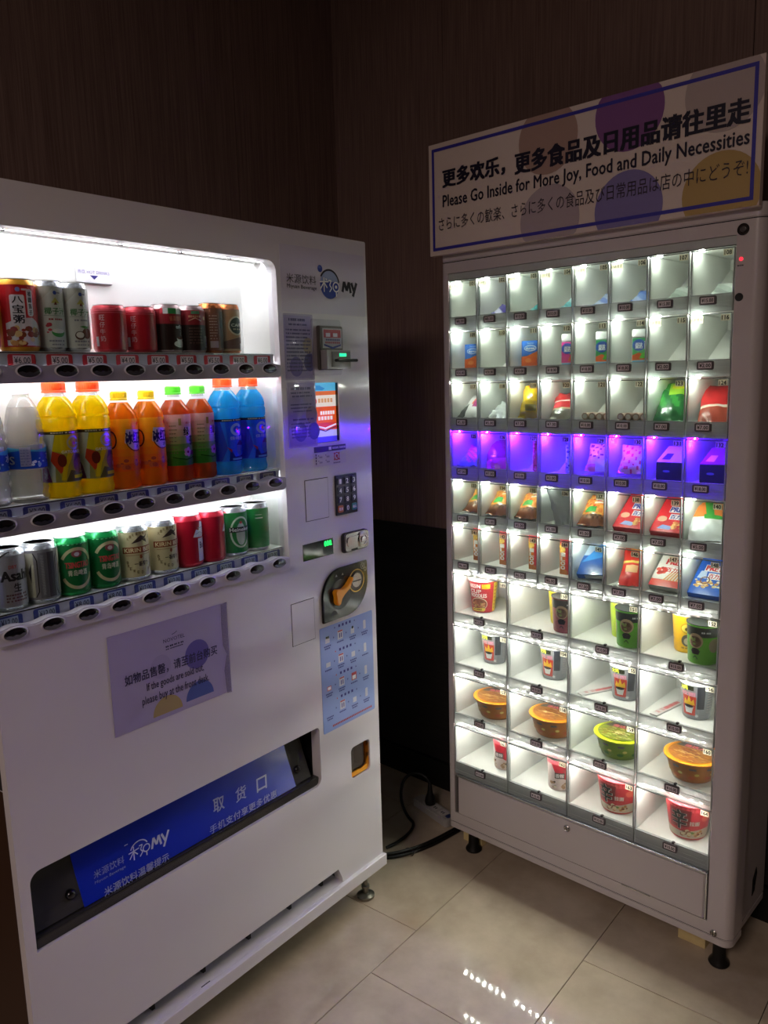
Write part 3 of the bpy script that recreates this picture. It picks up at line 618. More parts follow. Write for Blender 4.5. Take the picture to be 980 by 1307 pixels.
def coconut(v):
    t = can('coconut_milk_can', .0268, .126, c('#cfd0c8'), ALU)
    g = G().rect(-.06, .008, .06, .115, -.0002, c('#ccccc6')).poly([(-.03, .115), (.0, .115), (-.03, .085)], -.0003, c('#bab8ac'))
    g.poly(ell(0, .104, .0035, .0035, 12), -.0005, c('#3c58b0')).rect(.004, .103, .010, .105, -.0005, c('#777788')).poly([(-.008, .086), (.008, .086), (0, .096)], -.0005, c('#c8c068')).poly([(-.003, .083), (.003, .083), (0, .089)], -.0006, c('#7a2a28'))
    g.text('椰子汁', -.020, .018, .066, .078, -.0006, c('#3c7a44'), .02).line([(-.022, .064), (.020, .064)], .0006, -.0005, c('#6a7a6a'))
    dashes(g, -.014, .012, .056, .003, -.0005, c('#9a2a30') if v else c('#80808c'), 4)
    if v: g.poly(ell(.002, .036, .013, .010, 14, 180, 360), -.0006, c('#3f9a4a')).poly(ell(.002, .037, .012, .004, 14), -.0008, c('#e8e4dc')); dots(g, -.018, -.008, .030, .050, 5, ['#b02a38', '#c84050'], 8, -.0009)
    else: g.poly(ell(.008, .034, .010, .010, 16), -.0006, c('#6a3a20')).poly(ell(-.006, .030, .009, .008, 16), -.0008, c('#4a2a1a')).poly(ell(-.006, .031, .007, .0055, 16), -.0010, c('#e4e0d8')).poly([(-.006, .046), (.006, .042), (.014, .046), (.002, .048)], -.0008, c('#4a8a40'))
    dashes(g, -.016, .014, .018, .003, -.0005, c('#80808c'), 5); dashes(g, -.012, .012, .012, .002, -.0005, c('#80808c'), 6)
    wrap_print(t, g, .0268); return t
def redmilk():
    t = can('red_milk_can', .0318, .090, c('#bb1424'), mat('#c0303c', .3, .4))
    g = G().rect(-.05, .006, .055, .072, -.0002, c('#b81222'))
    for z in (.074, .0775, .081): g.rect(-.09, z, .09, z+.0012, -.0004, c('#e06070'))
    for i, ch in enumerate('旺仔牛奶'): g.text(ch, -.036, -.026, .060-i*.013, .070-i*.013, -.0006, c('#d8a8b0'), .02)
    g.rect(-.046, .012, -.040, .030, -.0005, c('#d0c8d0'))
    wrap_print(t, g, .0318); return t
def coffee(v):
    t = can('coffee_can', .031, .098, c('#2a1614'), mat('#b8a0a0', .3, .7))
    g = G().rect(-.09, .006, .09, .058, -.0002, c('#2b1916')).rect(-.09, .058, .09, .088, -.0003, c('#94202a'))
    if v:
        g.rect(-.030, .078, .030, .089, -.0005, c('#d8d8d8')).rect(-.014, .078, .004, .089, -.0007, c('#2e9a50')).rect(-.030, .078, -.024, .089, -.0007, c('#c03040')).rect(.018, .078, .030, .089, -.0007, c('#8090a0'))
        g.text('雀巢咖啡', -.012, .020, .064, .074, -.0006, c('#c86a4a'), .02).text('coffee', .002, .022, .049, .056, -.0006, c('#e0dcd8'), .02)
        g.line([(.014, .047), (.018, .043), (.014, .038), (.017, .034)], .0012, -.0006, c('#d8d0cc')).poly(ell(.012, .018, .017, .007, 18), -.0006, c('#dcd8d8')).poly([(.002, .030), (.022, .030), (.019, .016), (.005, .016)], -.0008, c('#f0ecec')).poly(ell(.012, .030, .010, .003, 14), -.0010, c('#5a2a1a')).ring(.024, .025, .004, .004, .0013, -.0009, c('#f0ecec'))
    else:
        dashes(g, -.024, .006, .073, .004, -.0006, c('#c88a6a'), 2); g.line([(-.024, .066), (-.010, .072), (.004, .066)], .0016, -.0006, c('#d8b090')); g.rect(-.018, .080, .0, .086, -.0006, c('#58906a')); g.poly(ell(.014, .072, .004, .004, 10), -.0006, c('#d8b090'))
        g.rect(.014, .012, .026, .036, -.0006, c('#c8c0c0'));
        for k in range(5): g.rect(.0155+k*.002, .014, .0165+k*.002, .024, -.0008, DARK)
        for k in range(6): dashes(g, -.024, .006, .020+k*.006, .002, -.0005, c('#6a5048'), k)
    wrap_print(t, g, .031); return t
def copper(v):
    t = can('latte_can', .0262, .107, c('#8a5238'), mat('#c8703c', .25, .8))
    g = G().rect(-.06, .006, .06, .094, -.0002, c('#7a4a34') if not v else c('#b88a60'))
    if v:
        g.poly(ell(.002, .060, .021, .021, 24), -.0004, c('#d8c8a8')).poly(ell(.002, .060, .0175, .0175, 24), -.0006, c('#22302a')).text('CAFÉ', -.012, .016, .058, .066, -.0008, c('#d8d4c8'), .03); dashes(g, -.008, .012, .051, .003, -.0008, c('#b0a890'), 1)
        g.poly([(-.03, .010), (.03, .010), (.03, .030), (.01, .036), (-.03, .026)], -.0004, c('#6a3a24')).rect(.010, .008, .022, .022, -.0007, c('#d8d0c0'))
    else:
        for k in range(9): dashes(g, -.020, -.002, .030+k*.006, .002, -.0004, c('#c8b0a4'), k)
        g.rect(-.02, .012, -.002, .026, -.0004, c('#b8a8b0')).rect(.004, .012, .020, .088, -.0004, c('#3a2620'))
        for k in range(8): g.text('三', .008, .015, .016+k*.009, .022+k*.009, -.0006, c('#a08878'))
    wrap_print(t, g, .0262); return t
# middle shelf ------------------------------------------------------
def bottle(name, prof, liq, fill_to, capm, capr, caph, h, ribs=True):
    t = root(name, cat='bottle')
    sh = [q for q in prof if q[1] <= fill_to+1e-6]; up = [q for q in prof if q[1] >= fill_to-1e-6]
    b = G().lathe(sh, liq, 28).lathe(up, clear('pet_plastic', '#f0f0ee', 1.2, .05, .12, '#d8d8d8'), 28).build('bottle_body', t, smooth=True, weld=True)
    zc = h-caph
    cp = G().lathe([(capr, zc), (capr, h-.002), (capr-.002, h), (0.001, h)], capm, 28).lathe([(capr+.0012, zc-.004), (capr+.0012, zc-.001), (capr, zc)], capm, 28)
    for k in range(28): a = 2*math.pi*k/28; cp.box(-.0005, -.0006, zc+.001, .0005, .0006, h-.003, capm); n = 8; q = cp.v[-n:]; cp.v[-n:] = [(capr*math.sin(a)+x*math.cos(a), -capr*math.cos(a)+y, z) for x, y, z in q]
    cp.build('cap', t, smooth=True); return t
def cf(h): return liquid(h, .0, .5)   # printed shrink film lets the shelf light through
def gatorade(kind):
    h = .213; r = .0355
    prof = [(r-.006, 0), (r-.001, .004), (r, .012), (r-.002, .022), (r-.0015, .030), (r-.0015, .125), (r+.001, .131), (r+.0005, .145), (r-.002, .148), (r+.0002, .152), (r-.002, .164), (r-.008, .176), (r-.016, .186), (r-.0185, .190), (r-.0185, .197)]
    yl = kind == 'yellow'
    t = bottle('sports_drink_bottle', prof, liquid('#f0d814' if yl else '#28b4e4', .18), .186, mat('#f04a14', .4), .0205, .016, h)
    lr = r-.0008
    g = G().rect(-.09, .030, .09, .118, -.0002, cf('#9a9c60' if yl else '#2484e8')).rect(-.105, .118, .105, .1235, -.0004, cf('#38341c' if yl else '#101a30'))
    dashes(g, -.03, .05, .1197, .0022, -.0006, cf('#c8c4a0'), 5)
    if yl:
        g.poly([(-.06, .031), (-.028, .031), (-.024, .118), (-.06, .118)], -.0004, cf('#c4d0d4')).poly([(-.058, .031), (-.034, .031), (-.040, .055), (-.052, .078)], -.0006, cf('#7c3074')).poly(ell(-.050, .104, .007, .011, 12), -.0006, cf('#e8d014')).text('冰', -.050, -.042, .036, .050, -.0008, cf('#e4dce4'), .02)
        g.poly([(-.030, .088), (-.024, .117), (.044, .117), (.036, .060), (.020, .031), (-.016, .031)], -.0005, cf('#c0b040')).poly([(-.030, .088), (-.022, .117), (.020, .117), (.014, .092), (-.012, .084)], -.0007, cf('#ecd410')).poly([(-.030, .088), (-.010, .080), (-.004, .062), (-.018, .046), (-.034, .070)], -.0008, cf('#d84a28'))
        g.poly([(.0, .090), (.010, .086), (-.004, .060), (-.010, .034), (-.018, .034), (-.012, .062)], -.0009, cf('#e8d014')).ring(.010, .102, .014, .013, .0035, -.0009, cf('#cfcf90'), 20, 340).rect(.010, .099, .024, .102, -.0010, cf('#cfcf90')).poly([(.013, .108), (.006, .100), (.011, .100), (.007, .093), (.016, .102), (.011, .102)], -.0012, cf('#e0561c'))
        g.text('GATORADE', -.014, .026, .083, .088, -.0011, cf('#f4f0d0'), .03)
        g.poly(ell(.018, .062, .012, .017, 16), -.0010, cf('#8c5434')).poly([(.006, .066), (.012, .082), (.026, .080), (.030, .070), (.018, .074)], -.0012, cf('#5a3c20')).poly(ell(.026, .056, .004, .005, 10), -.0012, cf('#c89070')).poly(ell(-.014, .070, .008, .012, 12), -.0010, cf('#7a2e20')).poly([(.0, .052), (.030, .044), (.036, .031), (-.010, .031)], -.0009, cf('#6a6238')).rect(.006, .036, .036, .042, -.0013, cf('#ecd414'))
    else:
        g.poly([(-.034, .118), (-.020, .060), (-.034, .031), (-.062, .031), (-.062, .118)], -.0004, cf('#2450d0')).poly([(-.024, .118), (.034, .118), (.040, .060), (.030, .031), (-.016, .031)], -.0005, cf('#1464e0'))
        g.ring(.004, .100, .016, .014, .006, -.0008, cf('#9ad4e8'), 30, 340).rect(.004, .096, .020, .101, -.0009, cf('#9ad4e8')).poly([(.006, .106), (.0, .099), (.005, .099), (.002, .092), (.010, .101), (.005, .101)], -.0011, cf('#e09028'))
        g.text('佳得乐', -.014, .024, .078, .085, -.0008, cf('#a8dcf0'), .03)
        g.poly(ell(.012, .058, .012, .016, 16), -.0008, cf('#2468b4')).poly([(.002, .066), (.010, .076), (.024, .074), (.026, .064)], -.0010, cf('#0a2470')).poly([(-.014, .060), (-.004, .040), (.030, .044), (.034, .031), (-.018, .031)], -.0009, cf('#0c2c8c')).poly([(-.022, .062), (-.010, .056), (-.012, .050)], -.0010, cf('#b03850')).rect(-.010, .033, .020, .037, -.0011, cf('#60b8e0'))
    wrap_print(t, g, lr+.0004); return t
def tea(kind):
    gr = kind == 'green'; h = .199 if gr else .192; r = .0325
    prof = [(r-.006, 0), (r-.001, .004), (r, .010), (r-.001, .020), (r+.0002, .026), (r-.001, .034), (r-.0005, .040), (r-.0005, .138), (r-.002, .148), (r-.009, .160), (r-.016, .170), (r-.0195, .176), (r-.0195, .186)]
    t = bottle('tea_bottle', prof, liquid('#c8622c' if gr else '#e08c1c', .15), .172, mat('#58c82c' if gr else '#f0c814', .4), .0155, .014, h)
    g = G()
    if gr:
        G0 = ['#3c9a34', '#4aa83c', '#74b458', '#a8c484', '#ccc8a8', '#dcc8bc', '#e8d0cc']
        for i, q in enumerate(G0): g.rect(-.09, .034+i*.0152, .09, .034+(i+1)*.0152, -.0002, cf(q))
        g.text('绿', -.004, .010, .096, .114, -.0006, cf('#1c1c14'), .03).text('茶', .010, .024, .076, .096, -.0006, cf('#1c1c14'), .03).text('统一', .002, .016, .120, .125, -.0006, cf('#b04838'), .02).rect(-.014, .118, -.008, .132, -.0006, cf('#a09a58'))
        for a in range(5): g.poly(ell(.004+.006*math.cos(a*1.257), .062+.006*math.sin(a*1.257), .0045, .0045, 8), -.0006-.00002*a, cf('#d8a0c0'))
        g.poly(ell(.004, .062, .003, .003, 8), -.0009, cf('#8a2058')).rect(.012, .055, .028, .064, -.0006, cf('#7a3a60'))
        g.line([(-.03, .052), (.0, .046), (.03, .052)], .002, -.0005, cf('#1c5a1c'))
        for k in range(8): dashes(g, -.034, -.018, .060+k*.008, .002, -.0005, cf('#7a8060'), k)
    else:
        G0 = ['#dc7020', '#ec8c24', '#eca020', '#ecb020', '#f0b828', '#f4c428', '#f8cc30']
        for i, q in enumerate(G0): g.rect(-.09, .036+i*.0146, .09, .036+(i+1)*.0146, -.0002, cf(q))
        g.prism([(-.014, .092), (-.010, .118), (.030, .116), (.034, .094), (.024, .076), (.002, .078)], -.0006, -.0004, cf('#e0d8e8'))
        g.text('冰红茶', -.011, .032, .089, .113, -.0009, cf('#2a2474'), .04).ring(.010, .098, .022, .024, .002, -.0008, cf('#4a3414'), 150, 300).text('冰', .010, .018, .080, .088, -.0010, cf('#5048a0'), .03)
        g.ring(-.040, .098, .012, .018, .003, -.0006, cf('#4a3414')).poly(ell(.020, .128, .004, .004, 10), -.0006, cf('#d84838'))
        dots(g, -.03, .03, .040, .058, 10, ['#a8401c', '#c85a20', '#d87828'], 5, -.0005, .003, .006)
    wrap_print(t, g, r); return t
def water():
    r = .0345; h = .208
    prof = [(r-.006, 0), (r-.001, .004), (r, .010), (r-.0025, .016), (r, .026), (r-.003, .036), (r, .046), (r-.002, .056), (r, .064), (r, .104), (r-.003, .112), (r-.001, .120), (r-.003, .130), (r-.003, .140), (r-.006, .155), (r-.010, .170), (r-.0165, .182), (r-.0205, .187), (r-.0205, .196)]
    t = bottle('water_bottle', prof, clear('bottled_water', '#e4e2e0', 1.3, .04, .30, '#cfccc8'), .170, mat('#e8dcdc', .4), .0145, .012, h)
    g = G().rect(-.10, .060, .10, .104, -.0001, clear('film', '#e8e8ee', 1, .1, .3, '#d8d4e0')).poly([(-.10, .062), (.10, .062), (.10, .093), (.06, .098), (.02, .090), (-.03, .096), (-.10, .086)], -.0003, cf('#1450c0')).poly([(-.10, .086), (-.03, .094), (.02, .089), (.06, .096), (.10, .092), (.10, .096), (.05, .101), (.0, .094), (-.06, .101), (-.10, .093)], -.0005, cf('#4ab0d8'))
    dots(g, -.01, .04, .064, .080, 9, ['#d8e8f4', '#8ac0e4'], 4, -.0006, .0015, .004); g.text('水', .020, .034, .076, .090, -.0008, cf('#e8f0f8'), .03).text('S', -.050, -.040, .070, .084, -.0008, cf('#e8f0f8'), .03)
    g.rect(-.030, .066, -.012, .100, -.0007, cf('#b8b4d0'));
    for k in range(6): dashes(g, -.029, -.013, .069+k*.005, .0015, -.0009, cf('#8a86b0'), k)
    wrap_print(t, g, r); return t
# lower shelf -------------------------------------------------------
def beer(kind):
    h = .113; r = .0325
    cols = {'asahi': '#aaa6ac', 'asahi_side': '#9a969c', 'tsing': '#0c6a34', 'kirin': '#d0c49a', 'bud': '#c01430', 'hein': '#0e8038', 'hein_side': '#0e8038'}
    body = mat(cols[kind], .3, .6 if kind.startswith('asahi') else .15, .3)
    t = can('beer_can', r, h, body, ALU if kind not in ('tsing', 'bud') else (mat('#128a44', .25, .5) if kind == 'tsing' else mat('#c8283c', .3, .5)), neck=.005)
    g = G(); y = -.0004
    if kind == 'asahi':
        K = c('#1a1618'); g.rect(-.035, .012, .030, .095, -.0001, mat('#a8a2a6', .35, .5)).text('Asahi', -.024, .028, .056, .074, y, K, .05).text('生', -.004, .010, .036, .051, y, K, .03).text('DRY', -.010, .004, .078, .084, y, c('#b04040'), .03)
        for k in range(3): dashes(g, -.018, .022, .018+k*.0055, .003, y, c('#6a4044'), k)
        g.ring(0, .060, .040, .050, .0025, y, K, 100, 140).line([(.034, .014), (.034, .096)], .003, y, K).rect(.036, .014, .046, .096, -.0003, c('#c8c0a8'))
    elif kind == 'asahi_side':
        K = c('#242022'); g.rect(-.018, .012, -.002, .096, -.0002, mat('#77747a', .35, .5)).rect(-.002, .012, .012, .096, -.0002, mat('#504a50', .35, .4))
        for k in range(12): g.text('三', -.014, -.008, .018+k*.0062, .0225+k*.0062, y, c('#b8b4b8'))
        g.line([(-.026, .014), (-.020, .024), (-.020, .082), (-.026, .096)], .0018, y, K).line([(.018, .014), (.014, .024), (.014, .082), (.022, .098)], .0018, y, K)
        g.rect(-.042, .014, -.026, .096, -.0003, c('#b8b4a0')).poly([(-.032, .040), (-.030, .078), (-.036, .060)], y, K).rect(.022, .014, .045, .096, -.0003, c('#c0b8a0')).poly([(.024, .060), (.030, .066), (.036, .086), (.030, .078), (.026, .070)], y, K).poly([(.023, .050), (.030, .052), (.028, .062)], y, K)
    elif kind == 'tsing':
        CRM = c('#b8b088'); g.ring(.002, .054, .034, .040, .006, y, CRM, 20, 150, 30).ring(.002, .054, .034, .040, .006, y, CRM, 210, 340, 30)
        g.text('TSINGTAO', -.020, .026, .055, .066, y-.0003, c('#b84040'), .04).text('青岛啤酒', -.016, .020, .040, .051, y-.0003, c('#c8c8b0'), .02).poly(ell(.002, .082, .010, .007, 14), y, c('#8a4048')).poly(ell(.002, .081, .005, .004, 10), y-.0003, c('#c8c4c8'))
        for k in range(9): g.rect(-.030+k*.008, .099, -.026+k*.008, .1005, y, c('#7ad898'))
    elif kind == 'kirin':
        BR = c('#8c4a24'); DK = c('#3a2a22'); g.rect(-.034, .058, .040, .071, y, BR).text('KIRIN BEER', -.030, .036, .0605, .0685, y-.0003, c('#ecdcae'), .03)
        pts = [(-.016, .078), (-.004, .088), (.004, .094), (.012, .090), (.020, .094), (.014, .086), (.018, .078), (.010, .081), (.002, .079), (-.006, .083)]; g.poly(pts[:6]+[(.002, .082)], y, DK).poly([(-.016, .078), (-.002, .088), (.006, .082), (-.004, .080)], y-.0001, DK).poly([(.006, .084), (.018, .077), (.016, .086)], y-.0001, DK)
        g.poly(ell(.002, .050, .003, .004, 10), y, BR).text('一番搾り', -.012, .018, .031, .041, y, DK, .02)
        for k in range(11):
            a = math.radians(180+k*18); ch = 'BREWED FOR'[k % 10]
            if ch != ' ': x = .003+.028*math.cos(a); z = .040+.022*math.sin(a); g.text(ch, x-.002, x+.002, z-.003, z+.003, y, c('#6a5a30'), .03)
        for k in range(9): a = math.radians(150-k*15); x = .003+.028*math.cos(a); z = .078+.020*math.sin(a); g.text("KIRIN'S BR"[k], x-.002, x+.002, z-.003, z+.003, y, c('#8a7a50'), .02)
        g.line([(-.028, .054), (.034, .054)], .0008, y, BR)
    elif kind == 'bud':
        WH = c('#d8d8e0'); g.rect(.004, .012, .034, .062, y, WH).text('Bud', .008, .026, .040, .054, y-.0003, c('#1c2444'), .02).poly([(-.008, .066), (.0, .082), (.008, .080), (.012, .098), (.024, .096), (.030, .070), (.020, .064)], y, WH).line([(-.002, .072), (.010, .076), (.024, .070)], .001, y-.0003, c('#7a7a90')); dashes(g, .004, .024, .084, .0015, y-.0003, c('#7a7a90'), 2)
    elif kind == 'hein':
        g.ring(.004, .056, .026, .036, .004, y, c('#c8d8c4'), 0, 360, 30).poly(ell(.004, .052, .012, .026, 20), y, c('#b8c8bc')).rect(-.024, .056, .032, .068, y-.0003, c('#0c1c14')).text('Heineken', -.022, .030, .0582, .0665, y-.0006, c('#f0f0f0'), .03)
        s5 = [(.004+(.005 if k % 2 == 0 else .002)*math.cos(math.radians(90+k*36)), .078+(.005 if k % 2 == 0 else .002)*math.sin(math.radians(90+k*36))) for k in range(10)]; g.poly(s5, y-.0004, c('#d02030'))
    else:
        g.rect(-.022, .078, -.004, .0805, y, c('#c8d8c4')).rect(-.022, .086, -.006, .0875, y, c('#a8c8a8')).ring(.040, .060, .016, .030, .003, y, c('#c8d8c4')).text('Hei', .022, .034, .060, .067, y-.0003, c('#e8e8d0'), .02).poly([(.030, .012), (.042, .030), (.040, .092), (.030, .098)], -.0002, c('#4a9a50'))
    wrap_print(t, g, r); return t
def place(src, M, name, label, group=None, first=[set()]):
    if id(src) not in first[0]:
        first[0].add(id(src)); src.matrix_world = M; src['label'] = label
        if group: src['group'] = group
        _keep.append(src); return src
    return copy_tree(src, M, label, group)
_keep = []
GA = 'hot drink cans on the upper shelf'; GB = 'bottles on the middle shelf'; GC = 'beer cans on the lower shelf'
Zs = [s_[0] for s_ in SHELF]
D0 = .050
po1 = porridge(); place(po1, at(M1, -.980, D0, Zs[0]), '', 'red porridge can cut off by the left edge of the picture', GA); place(po1, at(M1, -.905, D0, Zs[0]), '', 'red and gold porridge can fully in view beside the white coconut cans', GA)
place(coconut(1), at(M1, -.846, D0, Zs[0]), '', 'white coconut drink can with a green fruit bowl printed on it', GA)
place(coconut(0), at(M1, -.796, D0, Zs[0]), '', 'white coconut drink can with a halved coconut printed on it', GA)
rm = redmilk(); place(rm, at(M1, -.723, D0, Zs[0]), '', 'short plain red milk can nearer the coconut cans', GA); place(rm, at(M1, -.654, D0, Zs[0]), '', 'short plain red milk can next to the dark coffee cans', GA)
place(coffee(1), at(M1, -.591, D0, Zs[0]), '', 'dark coffee can showing a white coffee cup', GA)
place(coffee(0), at(M1, -.528, D0, Zs[0]), '', 'dark coffee can turned to its barcode side', GA)
place(copper(0), at(M1, -.474, D0, Zs[0]), '', 'slim copper can turned to its small print', GA)
place(copper(1), at(M1, -.424, D0, Zs[0]), '', 'slim copper can with a dark round coffee badge, last on its shelf', GA)
wa = water(); place(wa, at(M1, -.985, D0, Zs[1]), '', 'clear water bottle cut off by the left edge of the picture', GB); place(wa, at(M1, -.914, D0, Zs[1], .1), '', 'clear water bottle with a blue label beside the yellow sports drinks', GB)
ga = gatorade('yellow'); place(ga, at(M1, -.850, D0, Zs[1]), '', 'yellow sports drink bottle next to the clear water bottle', GB); place(ga, at(M1, -.781, D0, Zs[1]), '', 'yellow sports drink bottle next to the amber tea', GB)
te = tea('red'); place(te, at(M1, -.7155, D0, Zs[1]), '', 'amber iced tea bottle with yellow cap beside the yellow sports drink', GB); place(te, at(M1, -.652, D0, Zs[1]), '', 'amber iced tea bottle with yellow cap beside the green-capped tea', GB)
tg = tea('green'); place(tg, at(M1, -.585, D0, Zs[1]), '', 'green tea bottle with green cap beside the amber iced tea', GB); place(tg, at(M1, -.522, D0, Zs[1], .25), '', 'green tea bottle with green cap beside the blue sports drink', GB)
gb = gatorade('blue'); place(gb, at(M1, -.451, D0, Zs[1]), '', 'blue sports drink bottle beside the green tea', GB); place(gb, at(M1, -.375, D0, Zs[1]), '', 'blue sports drink bottle at the right end of the shelf', GB)
place(beer('asahi'), at(M1, -.972, D0, Zs[2]), '', 'silver beer can with black lettering at the left edge of the picture', GC); place(beer('asahi_side'), at(M1, -.909, D0, Zs[2]), '', 'silver beer can turned to its grey side panel', GC)
ts = beer('tsing'); place(ts, at(M1, -.846, D0, Zs[2], -.25), '', 'green beer can with cream ring beside the silver can', GC); place(ts, at(M1, -.780, D0, Zs[2], -.12), '', 'green beer can with cream ring beside the cream can', GC)
ki = beer('kirin'); place(ki, at(M1, -.711, D0, Zs[2], -.15), '', 'cream beer can with brown band beside the green can', GC); place(ki, at(M1, -.640, D0, Zs[2], -.08), '', 'cream beer can with brown band beside the red can', GC)
bu = beer('bud'); place(bu, at(M1, -.574, D0, Zs[2]), '', 'red beer can with white panel beside the cream can', GC); place(bu, at(M1, -.511, D0, Zs[2], .55), '', 'red beer can with its white panel half turned away', GC)
place(beer('hein'), at(M1, -.444, D0, Zs[2], -.25), '', 'green beer can with black name band and red star', GC); place(beer('hein_side'), at(M1, -.377, D0, Zs[2], 0), '', 'plain green beer can side at the right end of the shelf', GC)

# ------------------------------------------------------------------ compartment machine
mb = root('compartment_vending_machine', M2, 'pale vending machine with ten rows of lit see-through compartments', 'vending machine')
W2 = .785; CW = W2/8
RZ = [1.752, 1.614, 1.472, 1.333, 1.192, 1.055, .914, .753, .594, .434, .275]
def plan(g, pts, z0, z1, m):
    n = len(pts); return g.add([(x, y, z0) for x, y in pts]+[(x, y, z1) for x, y in pts], [tuple(range(n-1, -1, -1)), tuple(range(n, 2*n))]+[(i, (i+1) % n, n+(i+1) % n, n+i) for i in range(n)], m)
def corner(cx, cy, r, a0, a1, n=7): return [(cx+r*math.cos(math.radians(a0+(a1-a0)*i/n)), cy+r*math.sin(math.radians(a0+(a1-a0)*i/n))) for i in range(n+1)]
full = corner(-.013, .012, .012, 180, 270)+corner(.821, .024, .024, 270, 360)+[(.845, .075), (-.025, .075)]
rear = [(-.018, .075), (.836, .075), (.836, .262), (-.018, .262)]
g = G(); plan(g, full, .110, .142, CREAM); plan(g, full, 1.773, 1.802, CREAM)
plan(g, corner(-.013, .012, .012, 180, 270)+[(-.001, 0), (-.001, .075), (-.025, .075)], .142, 1.773, CREAM)
plan(g, [(.786, 0)]+corner(.821, .024, .024, 270, 360)+[(.845, .075), (.786, .075)], .142, 1.773, CREAM)
g.box(-.018, .243, .110, .836, .262, 1.802, CREAM).box(-.018, .075, .110, -.004, .243, 1.802, CREAM).box(.789, .075, .110, .836, .243, 1.802, CREAM).box(-.004, .075, .110, .789, .243, .142, CREAM).box(-.004, .075, 1.773, .789, .243, 1.802, CREAM)
g.build('cabinet', mb, smooth=True)
ins = [(x*(1-.004)+.0016, y*(1-.01)+.0015) for x, y in full]
plan(plan(G(), ins, 1.802, 1.8045, GROOVE), ins, .1075, .110, GROOVE).build('cabinet_joint', mb)
plan(plan(G(), full, 1.8045, 1.835, CREAM), rear, 1.8045, 1.835, CREAM).build('cabinet_cap', mb, smooth=True, bevel=.002)
plan(plan(G(), full, .087, .1075, CREAM), rear, .087, .1075, CREAM).build('cabinet_plinth', mb, smooth=True, bevel=.002)
G().prism([(0, 0), (.012, .03), (.006, .05), (-.018, .025), (-.020, -.02), (-.002, -.012)], .0, .0015, BLACK).map(lambda x, y, z: (.8362+y, .185+x, .165+z)).build('cable_notch', mb)
# header, light bar and drawer
HD = mat('#b9c0bd', .3, .2)
G().box(0, .002, 1.752, W2, .016, 1.772, HD).box(0, .001, 1.7515, W2, .004, 1.7535, mat('#59605e', .4)).build('header_rail', mb)
G().box(-.001, .004, .142, .786, .168, .262, mat('#5b5553', .6)).build('drawer_case', mb)
dr = G().box(.016, -.005, .1455, .778, .010, .268, CREAM).build('drawer_front', mb, bevel=.003)
G().box(.014, -.007, .2685, .780, .012, .2755, ALU).box(.779, -.004, .146, .7835, .006, .272, ALU).box(.0075, .0015, .146, .0145, .006, .272, mat('#3a3434', .5)).build('drawer_trim', dr, bevel=.001, seg=1)
G().box(.56, -.0052, .1435, .64, -.002, .1458, ALU).build('drawer_shim', dr)
def lock(x, z, r, name, par, y=-.005):
    return G().lathe([(r, 0), (r, .003), (r*.8, .0045), (r*.62, .003), (r*.5, .005), (.0005, .005)], mat('#b4b0ac', .25, .9), 24).box(-.0012, -.005, .005, .0012, .005, .0054, BLACK).map(lambda a, b, q: (x+a, y-q, z+b)).build(name, par, smooth=True)
lock(.397, .243, .0095, 'drawer_lock', dr)
lock(.803, .117, .0085, 'cabinet_lock', mb, 0)
tl2 = G().lathe([(.0125, 0), (.0125, .002), (.011, .003), (.0105, .001), (.0005, .001)], BLACK, 24).lathe([(.006, .001), (.006, .004), (.003, .0045), (.0005, .0045)], mat('#55504e', .3, .8), 16).map(lambda a, b, q: (.799+a, -q, 1.782+b)).build('top_lock', mb, smooth=True)
G().lathe([(.004, 0), (.004, .001), (.0005, .002)], emit('#ff2a3a', .5), 14).map(lambda a, b, q: (.797+a, -q, 1.7215+b)).build('red_lamp', mb)
g = G(); dashes(g, .7895, .805, 1.7065, .003, -.0004, mat('#554c50', .5), 2); g.build('lamp_caption', mb)
G().cyly(.796, 1.642, .0088, -.0008, .001, mat('#020203', .6), 24).build('sensor_hole', mb)
# inside
g = G().box(-.0009, .235, .268, W2+.0009, .241, 1.752, INNER); g.build('back_panel', mb)
g = G().box(-.0009, .010, .27, .0022, .235, 1.752, INNER).build('inner_side', mb); g = G().box(W2-.0022, .010, .27, W2+.0009, .235, 1.752, INNER); g.build('inner_side', mb)
G().box(0, .010, 1.7525, W2, .235, 1.758, INNER).build('top_liner', mb)
EDGE = mat('#9fa6a4', .3, .1, .3)
for i in range(1, 11):
    if i >= 7: G().box(.0005, .012, RZ[i]+.031, W2-.0005, .045, RZ[i]+.034, INNER).box(.0005, .045, RZ[i]+.0005, W2-.0005, .2348, RZ[i]+.034, INNER).box(.0005, .024, RZ[i]+.0005, W2-.0005, .030, RZ[i]+.004, INNER).build('compartment_shelf', mb)
    elif i in (1, 2, 5, 6): G().box(.0005, .012, RZ[i]+.031, W2-.0005, .040, RZ[i]+.034, INNER).box(.0005, .040, RZ[i]+.0005, W2-.0005, .2348, RZ[i]+.034, INNER).box(.0005, .024, RZ[i]+.0005, W2-.0005, .030, RZ[i]+.003, INNER).build('compartment_shelf', mb)
    else: G().box(.0005, .012, RZ[i]+.031, W2-.0005, .040, RZ[i]+.034, ACRYL).box(.0005, .040, RZ[i]+.0005, W2-.0005, .2348, RZ[i]+.034, INNER).box(.0005, .012, RZ[i]+.0005, W2-.0005, .040, RZ[i]+.003, INNER).build('compartment_shelf', mb)
    if i <= 6: G().add([(.003, .105, RZ[i]+.0342), (W2-.003, .105, RZ[i]+.0342), (W2-.003, .2345, RZ[i]+.112), (.003, .2345, RZ[i]+.112), (.003, .2345, RZ[i]+.0342), (W2-.003, .2345, RZ[i]+.0342)], [(0, 1, 2, 3), (0, 3, 4), (1, 5, 2), (0, 4, 5, 1), (3, 2, 5, 4)], INNER).build('slanted_back', mb)
